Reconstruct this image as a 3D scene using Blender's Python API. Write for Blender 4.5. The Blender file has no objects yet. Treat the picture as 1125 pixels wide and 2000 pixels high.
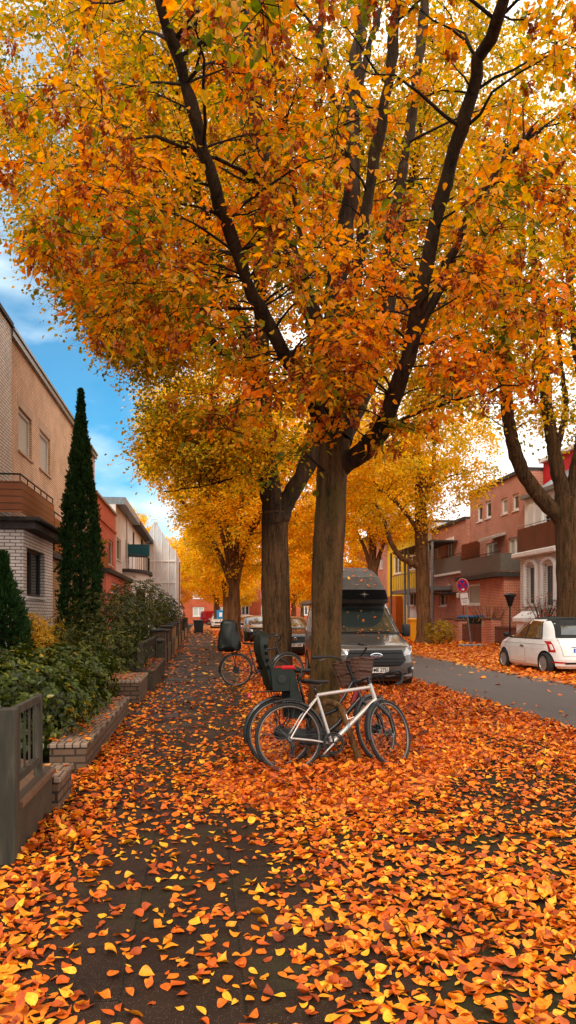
import bpy, bmesh, math, random
import numpy as np
from mathutils import Vector, Matrix, Euler, noise as mnoise
R = math.radians
S = bpy.context.scene
COL = S.collection

# ---------------------------------------------------------------- camera, sky, sun, exposure
YAW = math.atan((562.5-395)/1444)
EYE = 1.55; HOR = 1200.0; FPX = 1444.0
cam_d = bpy.data.cameras.new('camera'); cam = bpy.data.objects.new('camera', cam_d); COL.objects.link(cam)
cam.location = (0, 0, EYE); cam.rotation_euler = (R(90), 0, -YAW)
cam_d.sensor_fit = 'VERTICAL'; cam_d.sensor_height = 36; cam_d.lens = FPX/2000*36
cam_d.shift_y = (HOR-1000)/2000; cam_d.clip_start = .05; cam_d.clip_end = 2000
S.camera = cam
SUN_EL, SUN_AZ = R(42), R(206)     # azimuth clockwise from +Y: behind the camera, to the left
w = bpy.data.worlds.new('World'); S.world = w; w.use_nodes = True
nt = w.node_tree; nt.nodes.clear()
def wn(t, **k):
    n = nt.nodes.new(t)
    for a, b in k.items(): setattr(n, a, b)
    return n
out = wn('ShaderNodeOutputWorld'); bg = wn('ShaderNodeBackground'); nt.links.new(bg.outputs[0], out.inputs[0])
sky = wn('ShaderNodeTexSky', sky_type='NISHITA', sun_disc=False, sun_elevation=SUN_EL, sun_rotation=SUN_AZ)
tc = wn('ShaderNodeTexCoord'); mp = wn('ShaderNodeMapping'); mp.inputs['Scale'].default_value = (1.0, 1.0, 2.2)
mp.inputs['Location'].default_value = (.35, 0.1, .22)
nz = wn('ShaderNodeTexNoise'); nz.inputs['Scale'].default_value = 3.2; nz.inputs['Detail'].default_value = 5; nz.inputs['Roughness'].default_value = .5
rp = wn('ShaderNodeValToRGB'); rp.color_ramp.elements[0].position = .44; rp.color_ramp.elements[1].position = .58
rp.color_ramp.elements[0].color = (.12, .12, .12, 1)
nt.links.new(tc.outputs['Generated'], mp.inputs[0]); nt.links.new(mp.outputs[0], nz.inputs[0]); nt.links.new(nz.outputs[0], rp.inputs[0])
nz2 = wn('ShaderNodeTexNoise'); nz2.inputs['Scale'].default_value = 6; nz2.inputs['Detail'].default_value = 6
nt.links.new(mp.outputs[0], nz2.inputs[0])
cr = wn('ShaderNodeValToRGB'); cr.color_ramp.elements[0].position = .38; cr.color_ramp.elements[1].position = .60
cr.color_ramp.elements[0].color = (2.3, 3.6, 4.8, 1); cr.color_ramp.elements[1].color = (5.0, 6.0, 6.5, 1)
nt.links.new(nz2.outputs[0], cr.inputs[0])
# the cover is bluish and thin low on the left, bright and closed elsewhere
sxn = wn('ShaderNodeSeparateXYZ'); nt.links.new(tc.outputs['Generated'], sxn.inputs[0])
def mr(a, lo, hi):
    n = wn('ShaderNodeMapRange', interpolation_type='SMOOTHSTEP'); n.inputs[1].default_value = lo; n.inputs[2].default_value = hi; nt.links.new(a, n.inputs[0]); return n.outputs[0]
mxm = wn('ShaderNodeMath', operation='MAXIMUM'); nt.links.new(mr(sxn.outputs[0], -.12, .05), mxm.inputs[0]); nt.links.new(mr(sxn.outputs[2], .50, .68), mxm.inputs[1])
cov = wn('ShaderNodeMix', data_type='RGBA'); nt.links.new(mxm.outputs[0], cov.inputs[0]); nt.links.new(cr.outputs[0], cov.inputs[6]); cov.inputs[7].default_value = (10.6, 9.9, 9.1, 1)
rpm = wn('ShaderNodeMath', operation='ADD', use_clamp=True); sc75 = wn('ShaderNodeMath', operation='MULTIPLY'); sc75.inputs[1].default_value = .75; nt.links.new(mxm.outputs[0], sc75.inputs[0]); nt.links.new(sc75.outputs[0], rpm.inputs[1])
tint = wn('ShaderNodeMix', data_type='RGBA', blend_type='MULTIPLY'); tint.inputs[0].default_value = 1
tint.inputs[7].default_value = (.05, .66, .88, 1)
nt.links.new(sky.outputs[0], tint.inputs[6])
mx = wn('ShaderNodeMix', data_type='RGBA')
nt.links.new(rp.outputs[0], rpm.inputs[0]); nt.links.new(rpm.outputs[0], mx.inputs[0]); nt.links.new(tint.outputs[2], mx.inputs[6]); nt.links.new(cov.outputs[2], mx.inputs[7])
nt.links.new(mx.outputs[2], bg.inputs[0]); bg.inputs[1].default_value = .12
sd = bpy.data.lights.new('sun', 'SUN'); so = bpy.data.objects.new('sun', sd); COL.objects.link(so)
sd.energy = 1.5; sd.angle = R(20); sd.color = (1, .86, .68)
sv = Vector((math.sin(SUN_AZ)*math.cos(SUN_EL), math.cos(SUN_AZ)*math.cos(SUN_EL), math.sin(SUN_EL)))
so.rotation_euler = sv.to_track_quat('Z', 'Y').to_euler()
S.view_settings.view_transform = 'Standard'; S.view_settings.look = 'None'
S.view_settings.exposure = .70; S.view_settings.gamma = 1

# ---------------------------------------------------------------- helpers
cY, sY = math.cos(YAW), math.sin(YAW)
def W(px, d, z=None, py=None):          # a point at depth d in the photo's column px, world coordinates
    xc = d*(px-562.5)/FPX
    if z is None: z = EYE+(HOR-py)*d/FPX
    return Vector((d*sY+xc*cY, d*cY-xc*sY, z))
def onX(px, py, X):                      # where the view through px,py meets the plane x = X : (y, z)
    t = (px-562.5)/FPX; d = X/(sY+t*cY)
    p = W(px, d, py=py); return p.y, p.z

def tagp(o, label=None, cat=None, group=None, kind=None):
    if label: o['label'] = label
    if cat: o['category'] = cat
    if group: o['group'] = group
    if kind: o['kind'] = kind
    return o
def thing(name, label, cat, loc=(0, 0, 0), rz=0, group=None):
    o = bpy.data.objects.new(name, None); COL.objects.link(o)
    o.location = loc; o.rotation_euler = (0, 0, rz); o.empty_display_size = .2
    return tagp(o, label, cat, group)
def link(name, me, parent=None):
    o = bpy.data.objects.new(name, me); COL.objects.link(o)
    if parent is not None:
        o.parent = parent
        o.matrix_parent_inverse = parent.matrix_basis.inverted() if parent.parent is None and parent.type == 'EMPTY' else Matrix()
    return o
def copy_tree(o, parent=None, old=None):
    c = o.copy(); COL.objects.link(c)
    if parent is not None: c.parent = parent; c.matrix_parent_inverse = o.matrix_parent_inverse.copy()
    for ch in [x for x in bpy.data.objects if x.parent == o]: copy_tree(ch, c)
    return c

class MB:
    def __init__(s): s.v = []; s.f = []; s.m = []
    def add(s, vs, fs, mi=0):
        b = len(s.v); s.v += [tuple(v) for v in vs]; s.f += [tuple(b+i for i in f) for f in fs]; s.m += [mi]*len(fs); return s
    def box(s, a, b, mi=0, bev=0):
        x0, x1 = sorted((a[0], b[0])); y0, y1 = sorted((a[1], b[1])); z0, z1 = sorted((a[2], b[2]))
        if bev:
            e = min(bev, (x1-x0)*.45, (y1-y0)*.45, (z1-z0)*.45)
            rings = []
            for z, i in ((z0, e), (z0+e, 0), (z1-e, 0), (z1, e)):
                rings.append([(x0+i+e*(i == 0), y0+i, z), (x1-i-e*(i == 0), y0+i, z), (x1-i, y0+i+e*(i == 0), z), (x1-i, y1-i-e*(i == 0), z),
                              (x1-i-e*(i == 0), y1-i, z), (x0+i+e*(i == 0), y1-i, z), (x0+i, y1-i-e*(i == 0), z), (x0+i, y0+i+e*(i == 0), z)])
            return s.loft(rings, mi)
        vs = [(x0, y0, z0), (x1, y0, z0), (x1, y1, z0), (x0, y1, z0), (x0, y0, z1), (x1, y0, z1), (x1, y1, z1), (x0, y1, z1)]
        return s.add(vs, [(0, 3, 2, 1), (4, 5, 6, 7), (0, 1, 5, 4), (1, 2, 6, 5), (2, 3, 7, 6), (3, 0, 4, 7)], mi)
    def obox(s, c, ax, ay, az, mi=0):    # box with half axes
        c, ax, ay, az = map(Vector, (c, ax, ay, az))
        vs = [c+i*ax+j*ay+k*az for k in (-1, 1) for i, j in ((-1, -1), (1, -1), (1, 1), (-1, 1))]
        return s.add(vs, [(0, 3, 2, 1), (4, 5, 6, 7), (0, 1, 5, 4), (1, 2, 6, 5), (2, 3, 7, 6), (3, 0, 4, 7)], mi)
    def loft(s, rings, mi=0, cap=True, close=True):
        n = len(rings[0]); vs = [p for r in rings for p in r]; fs = []
        for i in range(len(rings)-1):
            for j in range(n if close else n-1):
                k = (j+1) % n; fs.append((i*n+j, i*n+k, (i+1)*n+k, (i+1)*n+j))
        if cap: fs.append(tuple(range(n))[::-1]); fs.append(tuple((len(rings)-1)*n+j for j in range(n)))
        return s.add(vs, fs, mi)
    def tube(s, pts, r, n=8, mi=0, cap=True, flat=1.0):
        pts = [Vector(p) for p in pts]; rs = r if hasattr(r, '__len__') else [r]*len(pts); rings = []; prev = None
        for i, p in enumerate(pts):
            t = (pts[min(i+1, len(pts)-1)]-pts[max(i-1, 0)]).normalized()
            if prev is None: u = t.orthogonal().normalized() if abs(t.z) > .9 else t.cross(Vector((0, 0, 1))).normalized()
            else: u = (prev-t*prev.dot(t)).normalized()
            prev = u; v = t.cross(u)
            rings.append([p+rs[i]*(math.cos(a)*u+math.sin(a)*v*flat) for a in (2*math.pi*j/n for j in range(n))])
        return s.loft(rings, mi, cap)
    def torus(s, c, R_, r, axis=(0, 1, 0), n=48, m=8, mi=0, squash=1, a0=0, a1=None):
        c = Vector(c); ax = Vector(axis).normalized(); u = ax.orthogonal().normalized(); v = ax.cross(u)
        if abs(ax.y) > .99: u = Vector((1, 0, 0)); v = Vector((0, 0, 1))
        full = a1 is None; a1 = 2*math.pi if full else a1; rings = []
        for i in range(n if full else n+1):
            a = a0+(a1-a0)*i/n; d = math.cos(a)*u+math.sin(a)*v
            rings.append([c+d*(R_+r*math.cos(b))+ax*(r*squash*math.sin(b)) for b in (2*math.pi*j/m for j in range(m))])
        if full:
            vs = [p for q in rings for p in q]
            return s.add(vs, [(i*m+j, ((i+1) % n)*m+j, ((i+1) % n)*m+(j+1) % m, i*m+(j+1) % m) for i in range(n) for j in range(m)], mi)
        return s.loft(rings, mi)
    def cyl(s, a, b, r, n=16, mi=0, r2=None): return s.tube([a, b], [r, r if r2 is None else r2], n, mi)
    def sphere(s, c, r, n=10, mi=0, sc=(1, 1, 1)):
        rings = []
        for i in range(n+1):
            t = -math.pi/2+math.pi*i/n; cr_ = max(math.cos(t), .02)
            rings.append([(c[0]+r*sc[0]*cr_*math.cos(a), c[1]+r*sc[1]*cr_*math.sin(a), c[2]+r*sc[2]*math.sin(t)) for a in (2*math.pi*j/(2*n) for j in range(2*n))])
        return s.loft(rings, mi)
    def xf(s, f): s.v = [tuple(f(Vector(p))) for p in s.v]; return s
    def build(s, name, mats, parent=None, smooth=False, angle=None):
        me = bpy.data.meshes.new(name); me.from_pydata(s.v, [], s.f)
        for m in (mats if isinstance(mats, (list, tuple)) else [mats]): me.materials.append(m)
        me.polygons.foreach_set('material_index', s.m)
        if smooth:
            me.polygons.foreach_set('use_smooth', [True]*len(s.f))
            if angle: me.set_sharp_from_angle(angle=R(angle))
        bm = bmesh.new(); bm.from_mesh(me); bmesh.ops.recalc_face_normals(bm, faces=bm.faces); bm.to_mesh(me); bm.free()
        me.update(); return link(name, me, parent)

def mesh_np(name, V, F, mat, parent=None, rnd=None, rnd2=None, smooth=False):
    me = bpy.data.meshes.new(name); nf, k = F.shape
    me.vertices.add(len(V)); me.vertices.foreach_set('co', np.ascontiguousarray(V, dtype=np.float32).ravel())
    me.loops.add(nf*k); me.loops.foreach_set('vertex_index', np.ascontiguousarray(F, dtype=np.int32).ravel())
    me.polygons.add(nf); me.polygons.foreach_set('loop_start', np.arange(0, nf*k, k, dtype=np.int32))
    me.update(calc_edges=True)
    for nm, a in (('rnd', rnd), ('rnd2', rnd2)):
        if a is not None:
            at = me.attributes.new(nm, 'FLOAT', 'FACE'); at.data.foreach_set('value', np.ascontiguousarray(a, dtype=np.float32))
    if smooth: me.polygons.foreach_set('use_smooth', np.ones(nf, dtype=bool))
    me.materials.append(mat); me.validate(); return link(name, me, parent)

def text(s, size, M, mat, parent=None, name='lettering', depth=.002, align='CENTER', bold=0, sx=1):
    cu = bpy.data.curves.new('t', 'FONT'); cu.body = s; cu.size = size; cu.extrude = depth; cu.align_x = align; cu.align_y = 'CENTER'; cu.offset = bold
    o = bpy.data.objects.new('t', cu); me = bpy.data.meshes.new_from_object(o); bpy.data.objects.remove(o)
    me.name = name; me.transform(M @ Matrix.Diagonal((sx, 1, 1, 1))); me.materials.clear(); me.materials.append(mat)
    return link(name, me, parent)
def frame(o, x, y):                      # matrix with local x,y along given directions
    x = Vector(x).normalized(); y = Vector(y).normalized(); z = x.cross(y)
    m = Matrix((x, y, z)).transposed().to_4x4(); m.translation = Vector(o); return m

# ---------------------------------------------------------------- materials
def newmat(name):
    m = bpy.data.materials.new(name); m.use_nodes = True; t = m.node_tree
    return m, t, t.nodes['Principled BSDF'], t.nodes['Material Output']
def c4(c): return (c[0], c[1], c[2], 1)
def mixrgb(t, a, b, fac=None, mode='MIX', f=.5):
    n = t.nodes.new('ShaderNodeMix'); n.data_type = 'RGBA'; n.blend_type = mode; n.inputs[0].default_value = f
    for i, v in ((6, a), (7, b)):
        if isinstance(v, (tuple, list)): n.inputs[i].default_value = c4(v)
        else: t.links.new(v, n.inputs[i])
    if fac is not None: t.links.new(fac, n.inputs[0])
    return n.outputs[2]
def tnoise(t, scale, detail=4, rough=.55, vec=None, stretch=None):
    n = t.nodes.new('ShaderNodeTexNoise'); n.inputs['Scale'].default_value = scale; n.inputs['Detail'].default_value = detail; n.inputs['Roughness'].default_value = rough
    if vec is None: vec = t.nodes.new('ShaderNodeTexCoord').outputs['Object']
    if stretch:
        mpn = t.nodes.new('ShaderNodeMapping'); mpn.inputs['Scale'].default_value = stretch; t.links.new(vec, mpn.inputs[0]); vec = mpn.outputs[0]
    t.links.new(vec, n.inputs[0]); return n.outputs[0]
def ramp(t, fac, stops):
    n = t.nodes.new('ShaderNodeValToRGB'); e = n.color_ramp.elements
    e[0].position, e[0].color = stops[0][0], c4(stops[0][1]); e[1].position, e[1].color = stops[-1][0], c4(stops[-1][1])
    for p, c in stops[1:-1]: q = e.new(p); q.color = c4(c)
    t.links.new(fac, n.inputs[0]); return n.outputs[0]
def bump(t, h, b, strength=.3, dist=.02):
    n = t.nodes.new('ShaderNodeBump'); n.inputs['Strength'].default_value = strength; n.inputs['Distance'].default_value = dist
    t.links.new(h, n.inputs['Height']); t.links.new(n.outputs[0], b.inputs['Normal'])
def mat(name, col, rough=.6, metal=0, var=.25, scale=6, bmp=0, coat=0, spec=.28, dirt=None):
    m, t, b, _ = newmat(name)
    b.inputs['Roughness'].default_value = rough; b.inputs['Metallic'].default_value = metal
    b.inputs['Coat Weight'].default_value = coat; b.inputs['Coat Roughness'].default_value = .05; b.inputs['Specular IOR Level'].default_value = spec
    if var:
        n = tnoise(t, scale); d = tuple(c*(1-var) for c in col); l = tuple(min(1, c*(1+var)) for c in col)
        o = ramp(t, n, [(.3, d), (.7, l)])
        if dirt:
            n2 = tnoise(t, scale*.35, 6, .7); f = ramp(t, n2, [(.48, (0, 0, 0)), (.72, (1, 1, 1))]); o = mixrgb(t, o, dirt, f)
        t.links.new(o, b.inputs['Base Color'])
        if bmp: bump(t, tnoise(t, scale*6, 5), b, bmp)
    else: b.inputs['Base Color'].default_value = c4(col)
    return m
def wallvec(t):
    g = t.nodes.new('ShaderNodeTexCoord').outputs['Object']; sx = t.nodes.new('ShaderNodeSeparateXYZ'); t.links.new(g, sx.inputs[0])
    a = t.nodes.new('ShaderNodeMath'); a.operation = 'ADD'; t.links.new(sx.outputs[0], a.inputs[0]); t.links.new(sx.outputs[1], a.inputs[1])
    c = t.nodes.new('ShaderNodeCombineXYZ'); t.links.new(a.outputs[0], c.inputs[0]); t.links.new(sx.outputs[2], c.inputs[1]); return c.outputs[0]
def brick(name, c1, c2, mortar, bw=.24, bh=.075, ms=.012, rough=.8, dirt=None, wall=True, sq=1.0):
    m, t, b, _ = newmat(name); v = wallvec(t) if wall else t.nodes.new('ShaderNodeTexCoord').outputs['Object']
    n = t.nodes.new('ShaderNodeTexBrick'); n.inputs['Scale'].default_value = 1; n.inputs['Brick Width'].default_value = bw; n.inputs['Row Height'].default_value = bh
    n.inputs['Mortar Size'].default_value = ms; n.inputs['Mortar Smooth'].default_value = .2; n.inputs['Bias'].default_value = 0
    n.inputs['Color1'].default_value = c4(c1); n.inputs['Color2'].default_value = c4(c2); n.inputs['Mortar'].default_value = c4(mortar)
    t.links.new(v, n.inputs[0]); o = n.outputs[0]
    o = mixrgb(t, o, ramp(t, tnoise(t, 1.3, 6, .65), [(.3, (.72, .70, .68)), (.7, (1.1, 1.1, 1.1))]), mode='MULTIPLY', f=1)
    if dirt: o = mixrgb(t, o, dirt, ramp(t, tnoise(t, 2.2, 7, .7), [(.45, (0, 0, 0)), (.75, (.8, .8, .8))]))
    t.links.new(o, b.inputs['Base Color']); b.inputs['Roughness'].default_value = rough
    iv = t.nodes.new('ShaderNodeMath'); iv.operation = 'SUBTRACT'; iv.inputs[0].default_value = 1; t.links.new(n.outputs[1], iv.inputs[1])
    bump(t, iv.outputs[0], b, .5, .01); return m
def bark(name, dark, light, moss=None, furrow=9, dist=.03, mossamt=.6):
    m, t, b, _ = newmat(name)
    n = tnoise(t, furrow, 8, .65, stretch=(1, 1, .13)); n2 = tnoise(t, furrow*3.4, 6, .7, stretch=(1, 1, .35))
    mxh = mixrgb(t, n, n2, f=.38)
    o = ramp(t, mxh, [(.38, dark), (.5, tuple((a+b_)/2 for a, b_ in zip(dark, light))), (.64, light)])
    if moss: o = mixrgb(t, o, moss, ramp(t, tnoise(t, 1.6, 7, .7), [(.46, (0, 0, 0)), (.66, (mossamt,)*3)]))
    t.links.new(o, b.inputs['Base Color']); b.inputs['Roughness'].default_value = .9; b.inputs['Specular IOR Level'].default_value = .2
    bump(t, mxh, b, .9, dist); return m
def leafmat(name, stops, trans=.45, rough=.5, tmul=1.25, gloss=.3, vein=False):
    m, t, b, o = newmat(name)
    at = t.nodes.new('ShaderNodeAttribute'); at.attribute_name = 'rnd'
    c = ramp(t, at.outputs['Fac'], stops)
    n = tnoise(t, 38, 3); c = mixrgb(t, c, ramp(t, n, [(.35, (.72, .62, .55)), (.6, (1.08, 1.08, 1.08))]), mode='MULTIPLY', f=.8)
    t.links.new(c, b.inputs['Base Color']); b.inputs['Roughness'].default_value = rough; b.inputs['Specular IOR Level'].default_value = gloss
    tr = t.nodes.new('ShaderNodeBsdfTranslucent'); hs = t.nodes.new('ShaderNodeHueSaturation'); hs.inputs['Value'].default_value = tmul; hs.inputs['Saturation'].default_value = 1.1
    t.links.new(c, hs.inputs['Color']); t.links.new(hs.outputs[0], tr.inputs[0])
    ms = t.nodes.new('ShaderNodeMixShader'); ms.inputs[0].default_value = trans
    t.links.new(b.outputs[0], ms.inputs[1]); t.links.new(tr.outputs[0], ms.inputs[2]); t.links.new(ms.outputs[0], o.inputs[0]); return m

MT = {}
MT['white_wood'] = mat('white frame', (.72, .70, .66), .45, var=.06)
MT['dark_frame'] = mat('dark frame', (.03, .028, .026), .4, var=.2)
MT['glass'] = mat('window glass', (.018, .022, .022), .04, spec=.7, var=0)
MT['curtain'] = mat('curtained glass', (.33, .31, .27), .25, var=.35, scale=9)
MT['shutter'] = mat('roller shutter', (.52, .49, .44), .5, var=.12, scale=20)
m, t, b, _ = newmat('weathered streaked post'); _n = tnoise(t, 14, 8, .7, stretch=(1, 1, .10)); _c = ramp(t, _n, [(.3, (.012, .008, .004)), (.5, (.032, .023, .013)), (.68, (.075, .058, .036))])
t.links.new(mixrgb(t, _c, (.026, .022, .008), ramp(t, tnoise(t, 3, 6, .7), [(.5, (0, 0, 0)), (.7, (.5, .5, .5))])), b.inputs['Base Color']); b.inputs['Roughness'].default_value = .8; bump(t, _n, b, .5, .01); MT['oldpost'] = m
MT['zinc'] = mat('zinc', (.24, .25, .26), .45, .6, var=.2)
MT['galv'] = mat('weathered galvanised steel', (.048, .038, .024), .75, .1, var=.35, scale=14, bmp=.12, dirt=(.075, .07, .045))
MT['iron'] = mat('black iron', (.02, .02, .02), .45, .5, var=.2)
MT['black_plastic'] = mat('black plastic', (.018, .018, .018), .5, var=.25, scale=12)
MT['tyre'] = mat('tyre rubber', (.022, .021, .020), .75, var=.3, scale=30, bmp=.1)
MT['steel'] = mat('brushed steel', (.55, .55, .56), .28, .9, var=.12, scale=25)
MT['chrome'] = mat('chrome', (.8, .8, .8), .1, 1, var=0)
MT['concrete'] = mat('rendered concrete', (.060, .040, .024), .85, var=.3, scale=5, bmp=.4, dirt=(.05, .04, .022))
MT['tile_brown'] = brick('brown clay coping tiles', (.11, .055, .03), (.15, .075, .035), (.05, .03, .02), .3, .12, .008, .6)
MT['brick_cream'] = brick('cream garden brick', (.15, .078, .04), (.10, .05, .026), (.025, .014, .008), .22, .075, .012, dirt=(.07, .042, .02))
MT['brick_coping'] = brick('cream brick coping', (.30, .20, .14), (.22, .145, .10), (.035, .022, .014), .075, .24, .008, dirt=(.10, .055, .025), wall=False)
MT['brick_white'] = brick('white glazed brick', (.88, .80, .76), (.78, .70, .66), (.18, .13, .11), .26, .082, .012, .5)
MT['brick_tan'] = brick('tan brick', (.90, .60, .40), (.83, .53, .35), (.42, .26, .16), .24, .068, .011)
MT['brick_tan_low'] = brick('ochre brick', (.48, .25, .085), (.38, .19, .065), (.15, .08, .04), .24, .078, .012)
MT['brick_red'] = brick('red brick', (.52, .165, .10), (.42, .125, .075), (.62, .44, .34), .26, .085, .011)
MT['brick_red2'] = brick('bright red brick', (.62, .135, .06), (.52, .105, .045), (.72, .45, .32), .26, .085, .014)
MT['brick_end'] = brick('orange red brick', (.62, .10, .025), (.52, .08, .02), (.40, .14, .07), .3, .1, .01)
MT['soldier'] = mat('pale lintel', (.55, .38, .27), .8, var=.15)
MT['pink'] = mat('salmon render', (.72, .21, .145), .85, var=.10, scale=2, dirt=(.55, .16, .11))
MT['grey_render'] = mat('pale grey render', (.74, .66, .61), .85, var=.1, scale=2, dirt=(.58, .51, .46))
MT['white_render'] = mat('white render', (.78, .75, .73), .8, var=.07, scale=2)
MT['yellow_render'] = mat('yellow render', (.78, .50, .02), .8, var=.08, scale=2)
MT['orange_render'] = mat('orange render', (.5, .12, .02), .8, var=.12, scale=2)
MT['red_paint'] = mat('red painted cladding', (.52, .016, .02), .6, var=.12, scale=2)
MT['wood_bal'] = brick('brown balcony boards', (.36, .105, .022), (.26, .072, .016), (.04, .015, .008), 6, .16, .012, .45)
MT['brown_panel'] = brick('reddish brown panel', (.16, .045, .025), (.13, .035, .02), (.03, .01, .008), .12, 4, .01, .5)
MT['grey_panel'] = mat('taupe balcony panel', (.13, .115, .10), .5, var=.12)
MT['teal'] = mat('teal corrugated panel', (.012, .10, .13), .45, var=.15)
MT['roof_dark'] = mat('dark roofing felt', (.055, .048, .045), .7, var=.3)
MT['soil'] = mat('soil', (.03, .02, .012), .95, var=.4, scale=8, bmp=.5)
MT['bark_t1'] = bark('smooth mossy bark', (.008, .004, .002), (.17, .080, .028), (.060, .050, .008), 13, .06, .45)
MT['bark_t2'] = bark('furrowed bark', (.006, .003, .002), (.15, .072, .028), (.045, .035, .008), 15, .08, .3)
MT['bark_shaded'] = bark('shade-darkened limb bark', (.006, .004, .003), (.075, .038, .017), (.03, .028, .008), 12, .04, .25)  # darker copy of the trunk bark: the limbs' shade put into the colour
MT['bark_tan'] = bark('pale brown bark', (.028, .013, .006), (.25, .115, .045), (.09, .065, .018), 10, .05, .25)
MT['twig'] = mat('dark twigs', (.018, .010, .006), .9, var=.3)
MT['leaf_t1'] = leafmat('hornbeam leaves', [(0, (.10, .13, .010)), (.26, (.27, .25, .012)), (.42, (.60, .34, .012)), (.68, (.86, .35, .010)), (1, (.80, .22, .008))], .54, tmul=1.45)
MT['seed'] = leafmat('rusty seed bracts', [(0, (.28, .055, .012)), (.6, (.46, .10, .016)), (1, (.58, .18, .025))], .35, tmul=1.15)
MT['leaf_t2'] = leafmat('linden leaves', [(0, (.13, .145, .008)), (.36, (.36, .30, .010)), (.62, (.74, .45, .012)), (1, (.88, .42, .009))], .56, tmul=1.5)
MT['leaf_t3'] = leafmat('golden leaves', [(0, (.50, .40, .012)), (.4, (.88, .60, .016)), (1, (.94, .50, .014))], .56, tmul=1.5)
MT['leaf_r'] = leafmat('yellow leaves', [(0, (.22, .21, .010)), (.35, (.60, .44, .014)), (1, (.88, .50, .012))], .56, tmul=1.5)
MT['leaf_bush'] = leafmat('glossy evergreen leaves', [(0, (.016, .028, .002)), (.55, (.055, .080, .005)), (.88, (.14, .15, .008)), (1, (.44, .26, .012))], .2, .35, gloss=.4)
MT['leaf_bush2'] = leafmat('dull dark green leaves', [(0, (.022, .034, .005)), (.6, (.075, .088, .010)), (1, (.24, .20, .02))], .2, .5)
MT['leaf_con'] = leafmat('conifer scales', [(0, (.007, .028, .003)), (.6, (.020, .066, .008)), (1, (.05, .12, .012))], .12, .7)
MT['leaf_yel'] = leafmat('yellow shrub leaves', [(0, (.40, .27, .02)), (.5, (.68, .40, .025)), (1, (.82, .42, .02))], .4)
MT['leaf_yg'] = leafmat('yellow green leaves', [(0, (.16, .16, .02)), (.6, (.42, .30, .02)), (1, (.65, .32, .02))], .4)
MT['leaf_gr'] = leafmat('fallen leaves', [(0, (.09, .020, .006)), (.12, (.30, .045, .006)), (.36, (.66, .115, .007)), (.62, (.80, .20, .009)), (.85, (.88, .34, .012)), (1, (.92, .50, .03))], .12, .55, gloss=.35)
# ---------------------------------------------------------------- ground, pavement, road
rng = np.random.default_rng(7); random.seed(7)
_lat = rng.random((256, 256))
def vn(x, y, s, o=0.0):
    x = np.asarray(x)/s+o+100; y = np.asarray(y)/s+o*1.7+100
    xi = np.floor(x).astype(int); yi = np.floor(y).astype(int); fx = x-xi; fy = y-yi
    fx = fx*fx*(3-2*fx); fy = fy*fy*(3-2*fy)
    g = lambda a, b: _lat[a % 256, b % 256]
    return (g(xi, yi)*(1-fx)+g(xi+1, yi)*fx)*(1-fy)+(g(xi, yi+1)*(1-fx)+g(xi+1, yi+1)*fx)*fy
def fbm(x, y, s, o=0.0): return .5*vn(x, y, s, o)+.3*vn(x, y, s/2.1, o+3)+.2*vn(x, y, s/4.3, o+7)
def sm(x, a, b): t = np.clip((x-a)/(b-a), 0, 1); return t*t*(3-2*t)
def dens(x, y):
    x = np.asarray(x, float); y = np.asarray(y, float)
    n = fbm(x, y, .9); n2 = fbm(x, y, 2.2, 5); n3 = fbm(x, y, .33, 9)
    nn = .55*n+.25*n2+.2*n3
    side = np.where(y < 9, .62, .38)*sm(-x, .42, .95)*(1-.45*sm(y, 10, 16))              # drift along the garden walls
    verge = sm(x, .1+.35*sm(y, 9, 14)+.25*(n2-.5), .9+.4*sm(y, 8, 14)+.35*(n2-.5))
    v = verge*np.where(y < 5, .92, 1.0)
    v = v*(.66+.32*sm(y, 5.2, 7.0))
    mound = np.exp(-(((x-1.25)/1.25)**2+((y-6.75)/1.0)**2))
    v = np.maximum(v, np.clip(mound*1.5, 0, 1))
    patch = 1.15*np.exp(-(((x-2.75)/1.0)**2+((y-6.1)/1.2)**2))+.9*np.exp(-(((x-1.7)/.5)**2+((y-4.75)/.42)**2))+.7*np.exp(-(((x-3.6)/.6)**2+((y-8.2)/1.0)**2))+.5*np.exp(-(((x-1.0)/.35)**2+((y-4.1)/.5)**2))
    v = v*(1-.66*np.clip(patch, 0, 1))
    foot = .13*np.clip((n3-.30)*3.2, .2, 1.9)+.07*sm(y, 3, 6)-.08*sm(y, 12, 20)
    d = np.maximum(np.maximum(foot*(x > -1.3), side), v)
    corner = np.exp(-(((x+.78)/.22)**2+((y-2.95)/.3)**2)); d = np.maximum(d, corner)
    road = sm(x, 4.75+.25*(n-.5), 5.2+.5*(n-.5))*(1-sm(x, 7.6+.4*(n-.5), 8.25+.3*(n-.5)))
    d = d*(1-road)+road*.018
    end = sm(y, 60, 75); d = np.maximum(d, end*.85*(1-road))
    d = d*(.45+1.1*nn)
    full = sm(d, .80, .95)
    return np.clip(d, 0, 1)*(1-full)+full
def mound_h(x, y):
    return .055*np.exp(-(((x-1.25)/1.15)**2+((y-6.6)/.6)**2))+.07*np.exp(-(((x-1.5)/.8)**2+((y-8.3)/.7)**2))+.06*np.exp(-(((x-1.74)/.9)**2+((y-16.9)/.9)**2))
def carpet_h(x, y):
    d = dens(x, y); return mound_h(x, y)*sm(d, .3, .8)+.045*(np.clip(d, 0, 1)-.72)+.02*(fbm(x, y, .3, 2)-.5)

def sheet(name, x0, x1, y0, y1, z, m, kind='structure'):
    b = MB(); b.add([(x0, y0, z), (x1, y0, z), (x1, y1, z), (x0, y1, z)], [(0, 1, 2, 3)]); return tagp(b.build(name, m), kind=kind)
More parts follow.
